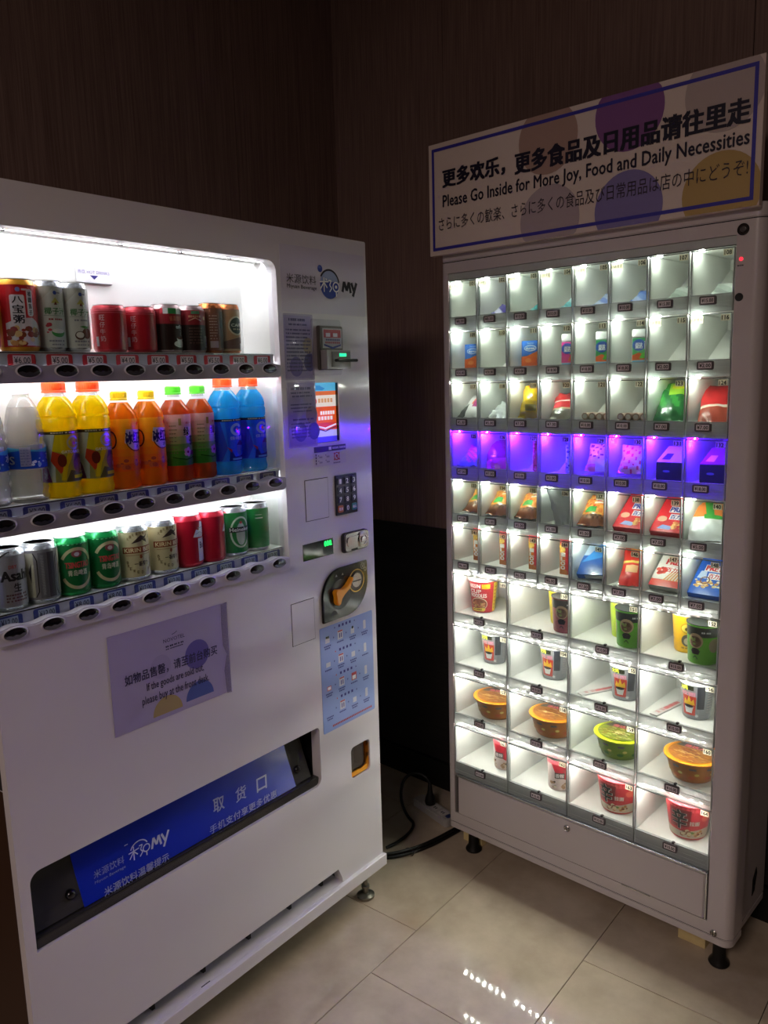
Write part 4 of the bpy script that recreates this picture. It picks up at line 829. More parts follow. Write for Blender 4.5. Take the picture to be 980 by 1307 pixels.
for i in range(10):
    n = 8 if i < 6 else 4; cw = W2/n
    for k in range(1, n):
        d_ = G().box(k*cw-.0022, .0125, RZ[i+1]+.0345, k*cw+.0022, .2347, RZ[i]-.0002, INNER)
        d_.build('compartment_divider', mb)
PRI = [['8.00', '8.00', '10.00', '10.00', '10.00', '10.00', '15.00', '15.00'], ['30.00', '30.00', '30.00', '18.00', '18.00', '18.00', '2.00', '2.00'], ['5.00', '5.00', '7.00', '7.00', '10.00', '10.00', '7.00', '7.00'],
       ['7.00', '7.00', '10.00', '3.00', '10.00', '10.00', '18.00', '18.00'], ['5.00', '5.00', '5.00', '5.00', '5.00', '7.00', '7.00', '5.00'], ['6.00', '6.00', '6.00', '6.00', '7.00', '7.00', '7.00', '7.00'],
       ['15.00', '10.00', '10.00', '10.00'], ['10.00']*4, ['10.00']*4, ['10.00']*4]
SOLD = {(0, 0), (0, 1), (0, 2), (0, 3), (0, 4), (0, 5), (1, 6), (1, 7)}
TAGB = mat('#4c4448', .4); TAGG = mat('#dcd4d6', .5); NUM = thin('#c8c0a8'); KK = mat('#181014', .5)
WLED = emit('#f8fdee', DIODE); WLEB = emit('#fff8f0', DIODE_BIG); VLED = emit('#4800ff', VIOLET)
VWH = emit('#e8e0ff', DIODE*.22)
lamps = G(); no = 101
for i in range(10):
    n = 8 if i < 6 else 4; cw = W2/n; z0, z1 = RZ[i+1], RZ[i]
    for k in range(n):
        a, b = k*cw+.0025, (k+1)*cw-.0025
        g = G().box(a, .003, z0+.040, b, .0062, z1-.0035, ACRYL)
        g.box(a, .0015, z0+.0015, b, .0105, z0+.038, STRIPM)
        g.box(a, -.0002, z0+.0375, b, .0022, z0+.0398, clear('bright_edge', '#e8f0ee', 1.5, .08, .5, '#c4cccb')).box(a+.002, .0003, z0+.0115, b-.002, .0015, z0+.0128, EDGE)
        g.box(a+.45*cw, .0003, z0+.022, b-.003, .0015, z0+.0232, EDGE)
        g.box(a-.0005, .001, z0+.0015, a+.0018, .0075, z1-.003, EDGE).box(b-.0018, .001, z0+.0015, b+.0005, .0075, z1-.003, EDGE).box(a, .001, z1-.004, b, .0075, z1-.0022, mat('#6e7573', .35))
        dd = g.build('compartment_door', mb)
        tx = a+(.0425 if n == 8 else .098)-.0025; tz = z0+.0265
        p_ = G().prism(rr(tx-.0185, tz-.0095, tx+.0185, tz+.0095, .003, 3), -.0035, .0015, TAGB).rect(tx-.0145, tz-.0062, tx+.0145, tz+.0062, -.0037, TAGG).text('¥'+PRI[i][k], tx-.0125, tx+.0125, tz-.0040, tz+.0042, -.0039, KK, .03)
        p_.build('price_tag', dd)
        nx = b-.0145; nz = z1-.0125
        G().rect(nx-.010, nz-.0068, nx+.010, nz+.0068, .0027, NUM).text(str(no), nx-.0075, nx+.0075, nz-.0045, nz+.0045, .0025, KK, .04).build('number_tag', dd)
        if (i, k) in SOLD: G().rect(a+.001, z1-.0225, a+.030, z1-.0065, .0027, NUM).text('内附零钱', a+.003, a+.028, z1-.0185, z1-.0105, .0025, mat('#4a3a2c', .5), .02).build('small_tag', dd)
        if n == 4: G().box(tx+.004, -.0006, z0+.0375, tx+.010, .006, z0+.0425, DARK).build('door_pin', dd)
        no += 1
        # lamps: two diodes in the narrow cells, a strip of seven in the wide ones
        if n == 8:
            m = VLED if i == 3 else WLED
            for x in (a+.008, a+.0155): lamps.box(x-.002, .025, z1-.0026, x+.002, .028, z1-.0002, m)
            if i == 3: lamps.box(a+.0105, .025, z1-.0026, a+.013, .028, z1-.0002, VWH)  # extra white diode, added only to whiten the glow near the violet pair
        else:
            for q in range(7): x = a+.012+q*.0245; lamps.box(x-.0025, .025, z1-.0026, x+.0025, .028, z1-.0002, WLEB)
lamps.build('compartment_lights', mb)['kind'] = 'stuff'
for u, d in ((.800, .055), (.03, .055), (.770, .215), (.03, .215)):
    G().lathe([(.024, 0), (.026, .004), (.025, .008), (.0165, .020), (.015, .088)], mat('#23211f', .4, .5), 20).map(lambda x, y, z, u=u, d=d: (u+x, d+y, z)).build('foot', mb, smooth=True)
# wooden blocks under the machine
for u0, lb in ((.683, 'pale wooden block under the right end of the compartment machine'), (-.030, 'pale wooden block under the left end of the compartment machine')):
    b = G().box(-.036, -.02, 0, .036, .03, .0868, mat('#dcc890', .6, 0, 0, .12, 60)).build('wooden_block', None, bevel=.001, seg=1); b.matrix_world = at(M2, u0+.036, .10, 0); b['label'] = lb; b['category'] = 'block'
# sign board
sb = root('sign_board', at(M2, .3945, -.022, 1.969), 'wide printed sign board on top of the compartment machine pointing inside', 'sign')
X = lambda u: u-.3945
Z = lambda z: z-1.969
G().box(X(-.046), 0, Z(1.8225), X(.836), .018, Z(2.116), mat('#d4c4bb', .6)).build('board', sb, bevel=.0008, seg=1)
s = G(); BN = mat('#35309a', .5)
def circ(x, z, r, m, y=-.0008, clip=None):
    P = ell(X(x), Z(z), r, r, 40); P = [(min(max(px_, X(-.046)), X(.836)), min(max(pz, Z(1.823)), Z(2.1155))) for px_, pz in P]; s.poly(P, y, m)
circ(.331, 2.057, .083, mat('#a5877c', .6)); circ(.543, 2.070, .084, mat('#7a4a84', .6)); circ(.756, 2.066, .084, mat('#b0a09c', .6)); circ(.545, 1.861, .084, mat('#7a70a4', .6)); circ(.756, 1.861, .084, mat('#b0935a', .6)); circ(.337, 1.866, .084, mat('#ab9ba0', .6))
for (a, b, c_, d) in ((-.034, 1.835, .824, 1.843), (-.034, 2.095, .824, 2.103)): s.rect(X(a), Z(b), X(c_), Z(d), -.0012, BN)
for (a, b, c_, d) in ((-.034, 1.843, -.026, 2.095), (.816, 1.843, .824, 2.095)): s.rect(X(a), Z(b), X(c_), Z(d), -.0012, BN)
SI = mat('#0e0a26', .5)
s.text('更多欢乐，', X(.004), X(.206), Z(1.997), Z(2.043), -.0016, SI, .055).text('更多食品及日用品请往里走', X(.238), X(.810), Z(1.990), Z(2.040), -.0016, SI, .055)
s.text('Please Go Inside for More Joy, Food and Daily Necessities', X(.003), X(.811), Z(1.938), Z(1.978), -.0016, SI, .022)
s.text('さらに多くの歓楽、さらに多くの食品及び日常用品は店の中にどうぞ!', X(-.012), X(.811), Z(1.886), Z(1.921), -.0016, mat('#2e2430', .5))
s.build('printing', sb)

# ------------------------------------------------------------------ goods in the compartments
def bag(name, w, h, t, face, backm, seed=0, cat='packet', wr=.0012):
    """pillow packet standing on its lower seam: puffed front and back with crimped, wrinkled seams; face(s, v) -> material"""
    rnd = random.Random(seed); nu, nv = 14, 18
    ph = [rnd.uniform(0, 6.28) for _ in range(6)]
    def prof(a, b):
        e = max(0, math.sin(math.pi*a))**.55*max(0, math.sin(math.pi*min(max((b-.05)/.9, 0), 1)))**.5
        return e
    def P(a, b, side):
        x = (a-.5)*w*(1-.10*math.sin(math.pi*b)**2*abs(2*a-1)); z = b*h
        e = prof(a, b); wv = wr*(math.sin(a*23+ph[0]+b*5)+math.sin(b*31+ph[1]+a*9)+math.sin((a+b)*17+ph[2]))
        y = side*(t/2*e+.0004)+wv*(.3+.7*(1-e))*(1 if side < 0 else .6)
        return (x, y, z)
    g = G(); v = []
    for side in (-1, 1):
        for j in range(nv+1):
            for i in range(nu+1): v.append(P(i/nu, j/nv, side))
    f = []; m = []; N = (nu+1)*(nv+1)
    for s_ in (0, 1):
        for j in range(nv):
            for i in range(nu):
                q = (s_*N+j*(nu+1)+i, s_*N+j*(nu+1)+i+1, s_*N+(j+1)*(nu+1)+i+1, s_*N+(j+1)*(nu+1)+i)
                f.append(q if s_ == 0 else q[::-1]); m.append(face((i+.5)/nu, (j+.5)/nv) if s_ == 0 else backm)
    rim = [j*(nu+1) for j in range(nv+1)]+[nv*(nu+1)+i for i in range(1, nu+1)]+[j*(nu+1)+nu for j in range(nv-1, -1, -1)]+[i for i in range(nu-1, 0, -1)]
    for a, b in zip(rim, rim[1:]+rim[:1]): f.append((a, b, N+b, N+a)); m.append(backm)
    g.add(v, f, m)
    t_ = root(name, cat=cat); g.build('wrapper', t_, smooth=True)
    return t_, P
def on_bag(t, P, w, h, g, name='lettering'):
    g.map(lambda x, y, z: (lambda p: (p[0], p[1]-.0012+y, p[2]))(P(x/w+.5, z/h, -1))); return g.build(name, t)
F = lambda h, r=.3: mat(h, r, 0, .3)
def put(t, cell, u, d, z, label, group, yaw=0, tilt=0, roll=0):
    i, k = cell; n = 8 if i < 6 else 4
    M = at(M2, k*W2/n+u, d, RZ[i+1]+.0345+z, yaw, tilt, roll); return place(t, M, '', label, group)
GS = lambda r: 'goods in compartment row %s' % r
random.seed(3)
# row 1: flat sachets lying at the back right
def sachet(name, w, h, cols, bk, seed, th=.006):
    cs = [F(q) for q in cols]; rnd = random.Random(seed); off = rnd.uniform(0, 3)
    return bag(name, w, h, th, lambda a, b: cs[int((a*1.7+b*2.3+off)*1.4) % len(cs)], F(bk), seed, wr=.0008)[0]
r1 = [(0, .078, .095, ['#4a38a8', '#d8d8e8', '#3a2a80'], 'small purple and white sachet in the first top compartment'), (1, .062, .090, ['#3c2c9c', '#5a48b8', '#c8c4e4'], 'flat violet sachet lying in the second top compartment'),
      (2, .080, .110, ['#30a0a8', '#8ad0d0'], 'small teal sachet in the third top compartment'), (3, .070, .115, ['#48a8b4', '#a8d8dc'], 'teal sachet lying in the fourth top compartment'),
      (4, .066, .115, ['#6484d0', '#b8c8e8'], 'pale blue sachet lying in the fifth top compartment'), (5, .066, .118, ['#4a70c8', '#a8b8e0', '#7090d0'], 'blue sachet lying in the sixth top compartment'),
      (6, .060, .110, ['#a8b4ac', '#d0d8d4', '#8c9890'], 'clear grey sachet lying next to the blue sachet'), (7, .060, .105, ['#b8c0bc', '#dce0dc', '#98a09c'], 'clear grey sachet in the top right corner compartment')]
for k, u, d, cols, lb in r1:
    t = sachet('sachet', .055 if k else .030, .085, cols, '#c8ccd0', k+1); put(t, (0, k), (.078, .046, .074, .070, .066, .064, .060, .060)[k], .034, .006, lb, GS('one'), yaw=.12, tilt=-1.2)
# row 2
def blue_box():
    t = root('small_carton', cat='box'); w, h, d = .052, .072, .022
    G().box(-w/2, -d/2, 0, w/2, d/2, h, F('#2a6cc8')).build('carton', t, bevel=.0008, seg=1)
    g = G(); y = -d/2-.0003
    g.rect(-w/2, .0, w/2, .030, y, F('#d8642c')).poly([(-w/2, .030), (w/2, .030), (w/2, .044), (.008, .038), (-.008, .032)], y-.0002, F('#e07030')).rect(-w/2+.002, .004, w/2-.002, .014, y-.0004, F('#c85a2c')).ring(.002, .052, .019, .008, .0015, y-.0003, PW, n=24).poly(ell(.002, .052, .017, .0065, 20), y-.0002, F('#4a88d8')).text('durex', -.012, .016, .0485, .0555, y-.0005, PW, .03).text('Sensi', -.008, .012, .063, .068, y-.0005, F('#a8c8f0'), .02).poly(ell(-.004, .020, .010, .006, 12), y-.0005, F('#e88c50'))
    g.build('printing', t); return t
bb_ = blue_box(); put(bb_, (1, 0), .044, .060, 0, 'small blue and orange carton at the left end of row two', GS('two')); put(bb_, (1, 2), .040, .060, 0, 'small blue and orange carton beside the pink gum tub', GS('two'))
def gum(pink):
    t = root('gum_tub', cat='tub'); w, d, h = .052, .036, .084
    P = rr(-w/2, -d/2, w/2, d/2, .013, 5)
    g = G(); plan(g, P, 0, h-.020, F('#dfe4e8')); g.build('tub', t, smooth=True, bevel=.0015)
    g = G(); plan(g, [(x*1.01, y*1.01) for x, y in P], h-.019, h, PW); g.build('flip_lid', t, smooth=True, bevel=.0015)
    g = G(); y = -d/2-.0004; A, B_ = ('#d83490', '#5a3ab0') if pink else ('#3a9a58', '#3a9a58')
    g.rect(-w/2+.006, .010, w/2-.006, h-.021, y, F(A)).poly([(-.020, .010), (.020, .010), (.020, .020), (-.004, .028), (-.020, .022)], y-.0002, F('#d84a88' if pink else '#d86030')).poly([(-.002, .014), (.020, .014), (.020, .034), (.006, .028)], y-.0003, F('#e8702c' if pink else '#58b038')).poly([(.002, .030), (.020, .036), (.020, .040), (.004, .034)], y-.0004, F('#4aa84a'))
    g.poly(ell(-.003, .046, .017, .014, 20), y-.0004, F('#2c50a8')).text('益达', -.012, .006, .038, .052, y-.0007, PW, .05).rect(.011, .036, .014, .050, y-.0007, PW).rect(.011, .052, .014, .055, y-.0007, PW).rect(-w/2+.006, .002, w/2-.006, .009, y, F('#78b8dc'))
    g.build('printing', t); return t
gm = gum(True); put(gm, (1, 3), .060, .066, 0, 'pink and green chewing gum tub with white lid', GS('two'))
gg = gum(False); put(gg, (1, 4), .060, .066, 0, 'green chewing gum tub beside the pink one', GS('two')); put(gg, (1, 5), .060, .066, 0, 'green chewing gum tub farther right, below the sixth top compartment', GS('two'))
for k in (6, 7): put(sachet('flat_sachet', .06, .08, ['#d0d4d0', '#e4e8e4'], '#b8bcb8', k+30, .003), (1, k), .062, .028, .003, 'thin white sachet lying flat in the %s compartment of row two' % ('seventh', 'last')[k-6], GS('two'), tilt=-1.5)
# row 3
def f117(a, b): return F('#2c3034') if a < .30 and b < .35+.3*a else (F('#a82878') if .42 < a < .72 and .35 < b < .62 else (F('#e8703c') if b > .5-.2*a and a > .35 else F('#d8dadc')))
t, P = bag('snack_bag', .085, .105, .030, f117, F('#c0c4c8'), 11); put(t, (2, 0), .048, .030, .004, 'white snack bag with orange and purple print', GS('three'), yaw=.1, tilt=-.98)
t, P = bag('snack_bag', .08, .10, .012, lambda a, b: F('#d4d8d8'), F('#c0c4c4'), 12, wr=.002); put(t, (2, 1), .052, .032, .002, 'plain white packet lying low in its compartment', GS('three'), yaw=.2, tilt=-1.15)
def f119(a, b): return F('#d8b414') if b > .42 and (b < .5 or (a*7+b*5) % 2 > .7) else (F('#e89c1c') if b > .5 else (F('#6a6a28') if .3 < a < .7 and .15 < b < .35 else F('#b89a14')))
t, P = bag('snack_bag', .080, .095, .048, f119, F('#b89a20'), 13, wr=.002); put(t, (2, 2), .048, .045, .004, 'plump glossy yellow snack bag', GS('three'), yaw=.1, tilt=-.45)
def f120(a, b): return F('#c82c30') if b > .62 else (F('#e8dcd0') if b > .54 else (F('#c83038') if b > .34 else (F('#d8c8a0') if b > .26 else F('#7a7468'))))
t, P = bag('snack_bag', .075, .110, .026, f120, F('#8a8478'), 14); put(t, (2, 3), .056, .032, .003, 'red and cream striped snack bag', GS('three'), yaw=.35, tilt=-.94)
for k in (4, 5):
    t = root('roll_pack', cat='packet'); G().box(-.040, -.03, 0, .040, .03, .003, F('#3a302c')).build('tray', t)
    for q in range(4):
        G().lathe([(.0088, -.026), (.0088, .026)], F('#c8a898'), 16).lathe([(.0062, -.0265), (.0062, -.0262)], F('#e8e0d8'), 14).map(lambda x, y, z, q=q: (-.030+q*.020+x, z, .0122+y)).build('roll', t, smooth=True)
    put(t, (2, k), .052, .055, 0, 'tray of four small rolled packs in the %s compartment of row three' % ('fifth', 'sixth')[k-4], GS('three'))
def f123(a, b): return F('#e8dc2c') if b > .72 and a > .35 else (F('#a8d840') if b > .58 and a > .3 else (F('#1c6a34') if (a+b*.7) % .35 > .17 or b < .3 else F('#3c9a44')))
t, P = bag('snack_bag', .088, .150, .034, f123, F('#4a7a34'), 15, wr=.002); put(t, (2, 6), .054, .030, .001, 'tall green and yellow snack bag leaning back', GS('three'), yaw=.25, tilt=-.92)
def f124(a, b): return F('#c8282c') if b > .40 else (F('#e8d8c8') if b > .33 else F('#a8402c'))
t, P = bag('snack_bag', .075, .145, .022, f124, F('#5a4a34'), 16); put(t, (2, 7), .058, .030, .002, 'red snack bag with brown underside leaning back', GS('three'), yaw=.35, tilt=-.98)
# row 4 (violet light)
def f125(a, b): return F('#e878b8') if math.hypot((a-.5)*1.2, b-.45) < .34 and (int(a*14)+int(b*18)) % 3 else (F('#c83c90') if b > .6 else F('#8a98d8'))
t, P = bag('candy_bag', .090, .090, .032, f125, F('#20204a'), 17, wr=.002); put(t, (3, 0), .048, .032, .004, 'pink speckled candy bag in the violet lit row', GS('four'), yaw=.1, tilt=-.95)
t, P = bag('candy_bag', .085, .115, .026, lambda a, b: F('#7a1c4a') if b > .25 else F('#c43c78'), F('#240c30'), 18, wr=.0015); put(t, (3, 1), .056, .036, .002, 'dark plum candy bag in the violet lit row', GS('four'), yaw=.7, tilt=-.85)
def stick(col, pat, name, seed, h=.094, r=.011):
    t = root(name, cat='tube'); G().lathe([(r-.002, 0), (r, .002), (r, h-.002), (r-.002, h)], F(col), 18).build('tube_body', t, smooth=True)
    g = G(); rnd = random.Random(seed)
    for q in range(16): g.poly(ell(rnd.uniform(-r, r), .006+q*h/18, rnd.uniform(.003, .006), rnd.uniform(.002, .004), 8), -.0003-.00001*q, F(rnd.choice(pat)))
    wrap_print(t, g, r); return t
put(stick('#d8286c', ['#f04890', '#a01848', '#f080a8'], 'candy_tube', 5), (3, 2), .060, .055, 0, 'upright pink candy tube in the violet lit row', GS('four'))
put(stick('#c8c8e0', ['#8070c8', '#e8e8f8', '#5a4ab0'], 'candy_tube', 6), (3, 3), .064, .055, 0, 'upright pale candy tube in the violet lit row', GS('four'))
def f129(a, b): return F('#7a2a48') if (int(a*10)*3+int(b*14)) % 5 == 0 and b > .4 else (F('#e87890') if b < .25 and a < .4 else F('#e8e0e4'))
def f130(a, b): return F('#3a8ac8') if a > .75 else (F('#d84858') if (int(a*12)+int(b*10)*2) % 5 == 0 else (F('#e8c8a0') if b < .35 else F('#e8e4e0')))
t, P = bag('candy_bag', .066, .080, .030, f129, F('#c8b8c8'), 19); put(t, (3, 4), .050, .045, .010, 'white bag with dark dots in the violet lit row', GS('four'), yaw=.15, tilt=-.55)
t, P = bag('candy_bag', .076, .080, .032, f130, F('#c0b0c8'), 20); put(t, (3, 5), .048, .045, .010, 'many coloured candy bag in the violet lit row', GS('four'), yaw=.15, tilt=-.55)
for k, lb in ((6, 'dark carton with a white printed top in the violet lit row'), (7, 'dark carton with a plum top in the violet lit row')):
    t = root('chocolate_box', cat='box'); top_ = F('#dcd8e4') if k == 6 else F('#8a3868')
    G().box(-.031, -.02, 0, .031, .025, .044, F('#1a1430')).build('carton', t, bevel=.001, seg=1)
    g = G().add([(-.031, -.02, .0445), (.031, -.02, .0445), (.034, .035, .082), (-.020, .035, .078)], [(0, 1, 2, 3)], top_).add([(-.031, -.02, .044), (.031, -.02, .044), (.034, .035, .0815), (-.020, .035, .0775)], [(3, 2, 1, 0)], top_)
    g.add([(.031, -.02, .044), (.031, .025, .044), (.034, .035, .0815)], [(0, 1, 2)], F('#241a44')).add([(-.031, -.02, .044), (-.031, .025, .044), (-.020, .035, .0775)], [(0, 2, 1)], F('#241a44'))
    g.add([(-.020, -.014, .050), (.0, -.014, .050), (.004, .004, .063), (-.012, .004, .063)], [(0, 1, 2, 3)], F('#2a2060') if k == 6 else F('#e8b8d0')); g.build('display_flap', t)
    G().poly(ell(-.006, .022, .009, .003, 14), -.0204, F('#7068a8')).build('emblem', t)
    put(t, (3, k), .042 if k == 6 else .050, .066, 0, lb, GS('four'), yaw=.08)
# row 5
def chips(a, b):
    if b < .16: return F('#7a4424')
    if b < .30: return F('#8a5a38') if (a*9+b*7) % 1.4 < .7 else F('#5a3418')
    if .14 < a < .52 and .32 < b < .50: return F('#2c9a3c')
    if b > .5 and (int(a*13)*5+int(b*17)*3) % 7 == 0: return F('#b8281c')
    if b > .58 and .35 < a < .85 and int(b*18) % 2: return F('#f0e8d8')
    return F('#e08030') if (int(a*7)+int(b*9)) % 2 else F('#e8a848')
cb, P = bag('crisps_bag', .086, .112, .036, chips, F('#55585c'), 21, wr=.0018)
put(cb, (4, 0), .056, .040, .006, 'orange crisps bag in the first compartment of row five', GS('five'), yaw=.1, tilt=-.98)
put(cb, (4, 1), .047, .032, .006, 'orange crisps bag in the second compartment of row five', GS('five'), yaw=.15, tilt=-.94)
put(cb, (4, 2), .049, .030, .006, 'orange crisps bag in the third compartment of row five', GS('five'), yaw=.15, tilt=-.94)
t, P = bag('silver_bag', .075, .118, .014, lambda a, b: F('#b8bcbc'), F('#8a9090'), 22, wr=.002); put(t, (4, 3), .070, .036, .002, 'thin silver bag bent against the side of its compartment', GS('five'), yaw=1.15, tilt=-.45)
put(cb, (4, 4), .048, .030, .006, 'orange crisps bag beside the red carton', GS('five'), yaw=.15, tilt=-.94)
def pretz(base, frontc, kind):
    """flat biscuit carton lying back on a slant"""
    t = root('biscuit_carton', cat='box'); w, h, d = .082, .125, .016
    G().box(-w/2, -d/2, 0, w/2, d/2, h, base).build('carton', t, bevel=.0006, seg=1)
    g = G(); y = -d/2-.0003
    if kind == 'red':
        g.rect(-w/2, 0, w/2, h, y, F('#cf2430')).rect(-.016, .068, .038, .090, y-.0002, PW).text('PRETZ', -.014, .037, .071, .087, y-.0004, F('#2a3ca0'), .05).rect(-.008, .044, .036, .063, y-.0002, PW).text('百力滋', -.006, .034, .046, .061, y-.0004, F('#2a3ca0'), .04)
        g.poly(ell(-.024, .044, .012, .010, 16), y-.0003, F('#e0b898')).poly([(-.026, .010), (.006, .008), (.012, .020), (-.016, .024)], y-.0003, F('#7a90d0')); dots(g, .010, .034, .012, .036, 16, ['#d89848', '#e8b868', '#c87838', '#f0e0c0'], 4, y-.0003, .003, .006); g.line([(-.036, .034), (-.012, .040)], .003, y-.0002, F('#e06070'))
    elif kind == 'white':
        g.rect(-w/2, 0, w/2, h, y, F('#e4e0dc')).rect(-w/2, 0, w/2, .022, y-.0002, F('#c8342c')).text('PRETZ', -.022, .034, .074, .092, y-.0003, F('#c82430'), .06).rect(-.016, .046, .030, .066, y-.0003, PW).text('百力滋', -.014, .028, .048, .064, y-.0006, F('#c82430'), .04)
        dots(g, -.036, -.014, .040, .064, 14, ['#c83428', '#d85040', '#a82820'], 6, y-.0003, .004, .007)
        for q in range(7): g.line([(-.010+q*.008, .020), (.004+q*.006, .052)], .003, y-.0004-.00002*q, F('#e09038'))
    else:
        g.rect(-w/2, 0, w/2, h, y, F('#1c5cc0')).rect(-.024, .074, .030, .096, y-.0002, PW).text('PRETZ', -.021, .029, .077, .093, y-.0005, F('#c82430'), .06).rect(-.010, .050, .030, .070, y-.0002, PW).text('百力滋', -.008, .028, .052, .068, y-.0005, F('#c82430'), .04)
        dots(g, -.034, .034, .020, .048, 40, ['#d8a860', '#e8c890', '#c88c48', '#f0e0c0'], 7, y-.0003, .003, .006); g.poly([(-.034, .050), (-.012, .050), (-.016, .074), (-.030, .074)], y-.0003, F('#b8c8e4')).ring(-.012, .044, .012, .012, .003, y-.0012, F('#7a4a28'))
    g.build('printing', t)
    if kind == 'red': G().rect(-w/2, -d/2, w/2, d/2, 0, F('#a81c28')).map(lambda x, y, z: (x, z, -.0004)).build('end_flap', t)
    return t
pr = pretz(F('#b81c28'), None, 'red'); put(pr, (4, 5), .047, .034, .006, 'red biscuit carton beside the orange crisps bag', GS('five'), yaw=.0, tilt=-.96); put(pr, (4, 6), .047, .034, .006, 'red biscuit carton beside the white snack bag', GS('five'), yaw=.0, tilt=-.96)
def f140(a, b): return F('#e4e6e8') if b < .48 else (F('#3a9a3c') if .5 < a < .7 or (b < .6 and a > .4) else (F('#f0f0f0') if b < .54 else F('#e8803c')))
t, P = bag('snack_bag', .086, .125, .022, f140, F('#60666c'), 23); put(t, (4, 7), .052, .030, .002, 'white snack bag with orange and green top', GS('five'), yaw=.45, tilt=-.92)
# row 6
def bar():
    t = root('candy_stick_pack', cat='packet'); w, d, h = .026, .018, .100
    G().box(-w/2, -d/2, 0, w/2, d/2, h, F('#d83420')).build('pack', t, bevel=.002)
    g = G(); y = -d/2-.0003
    g.rect(-w/2+.001, 0, w/2-.008, h, y, F('#d87828')).rect(-w/2+.001, h-.014, w/2-.001, h-.001, y-.0002, F('#d83040')).rect(-w/2+.001, .064, w/2-.008, .080, y-.0002, F('#e8a838')).rect(-w/2+.001, .0, w/2-.001, .012, y-.0002, F('#b86828'))
    for q, ch in enumerate('ILOO'[::-1]): g.text(ch, -.0085, .004, .014+q*.012, .024+q*.012, y-.0005, PW, .08)
    g.rect(w/2-.008, .004, w/2-.001, h-.018, y-.0001, F('#c82c38')); dots(g, -.008, .002, .062, .078, 4, ['#f0c860', '#c86820'], 3, y-.0006); g.build('printing', t); return t
br = bar()
for k, u in ((0, .054), (1, .049), (2, .050), (3, .051)): put(br, (5, k), u, .060, 0, 'upright orange and red stick pack in the %s compartment of row six' % ('first', 'second', 'third', 'fourth')[k], GS('six'))
t = root('blue_carton', cat='box'); G().box(-.040, -.009, 0, .040, .009, .125, F('#1a50a0')).build('carton', t, bevel=.0006, seg=1); g = G().rect(-.039, .066, .039, .124, -.0093, F('#b8c8dc')).poly([(-.038, .04), (.039, .070), (.039, .124), (.01, .124)], -.0095, F('#3c88d0')); g.build('printing', t); G().box(-.018, -.006, -.0008, .030, .006, .0002, F('#a8a8a4')).build('paper_flap', t)
put(t, (5, 4), .048, .030, .012, 'blue carton lying back beside the stick packs', GS('six'), yaw=.0, tilt=-.92, roll=-.14)
def f146(a, b): return F('#e0b080') if .25 < b < .42 and .2 < a < .7 else (F('#e8a030') if b > .7 and a > .3 and int(b*18) % 2 else (F('#d8c060') if .5 < b < .56 else F('#c8241c')))
t, P = bag('snack_bag', .062, .135, .024, f146, F('#5a4030'), 24); put(t, (5, 5), .058, .030, .004, 'red and gold snack bag with brown underside', GS('six'), yaw=.3, tilt=-.92)
put(pretz(F('#8a8884'), None, 'white'), (5, 6), .048, .034, .010, 'white and red biscuit carton lying back on a slant', GS('six'), tilt=-.96)
put(pretz(F('#1850b0'), None, 'blue'), (5, 7), .048, .034, .006, 'blue biscuit carton lying back on a slant', GS('six'), tilt=-.96)
# cups
def cup(name, rb, rt, h, paper, draw, lidm=None, band=None, seed=0):
    t = root(name, cat='cup'); Rf = lambda z: rb+(rt-rb)*z/h
    g = G().lathe([(rb-.003, .0), (rb-.001, .001), (rb, .004), (rt, h-.004), (rt+.0018, h-.003), (rt+.0018, h-.0005)], paper, 32).build('cup_body', t, smooth=True)
    G().lathe([(rt+.0022, h-.001), (rt+.0022, h+.0004), (.0005, h+.0008)], lidm or F('#e8e4e0'), 32).build('foil_lid', t, smooth=True)
    g = G(); draw(g); g.build('label_print', t, wrap=(Rf, (rb+rt)/2)); return t
def d_cupn(g):
    h = .098; g.rect(-.10, .004, .10, h-.005, -.0002, F('#c02434')).rect(-.058, h-.024, .070, h-.006, -.0004, F('#c8323c')).text('NISSIN', -.036, .002, h-.020, h-.009, -.0006, F('#f0e8e0'), .04).rect(.006, h-.022, .030, h-.008, -.0006, F('#ecc020'))
    g.text('CUP', -.032, .004, .062, .073, -.0006, F('#f0dcd4'), .05).text('NOODLES', -.032, .020, .049, .060, -.0006, F('#f0dcd4'), .05)
    g.poly(ell(-.004, .028, .027, .020, 24), -.0007, F('#e8d0b8')).poly(ell(-.004, .028, .025, .018, 24), -.0009, F('#8a4a34')); dots(g, -.024, .014, .016, .040, 22, ['#b06848', '#6a3424', '#c89068', '#9a8a4a'], 9, -.0010, .003, .005); g.prism([(-.028, .006), (.012, .006), (.018, .012), (.012, .016), (-.028, .014)], -.0018, -.0016, F('#e8d050')); dashes(g, -.024, .008, .009, .004, -.0020, F('#7a5a20'), 4)
    g.rect(.042, .004, .10, h-.005, -.0012, F('#e4c838'));
    for k in range(7): dashes(g, .046, .070, .012+k*.011, .003, -.0014, F('#a06a30'), k)
put(cup('cup_noodles', .033, .0425, .098, F('#c02434'), d_cupn), (6, 0), .052, .085, 0, 'large red instant noodle cup with yellow side at the left end of row seven', GS('seven'), yaw=.35)
def d_yel(dark, base='#e4c428'):
    def f(g):
        g.rect(-.10, .004, .10, .093, -.0002, F(base)); g.ring(.004, .066, .018, .014, .002, -.0004, F('#b08a20')); g.poly(ell(.004, .066, .015, .011, 16), -.0003, F('#eed860')); g.poly(ell(.002, .064, .006, .005, 10), -.0006, F('#6a5a20')).poly(ell(.002, .034, .014, .016, 18), -.0005, F(dark)).poly(ell(.002, .032, .008, .009, 14), -.0008, F('#c8b8a8')); dashes(g, -.012, .016, .012, .004, -.0005, F('#8a6a20'), 3)
    return f
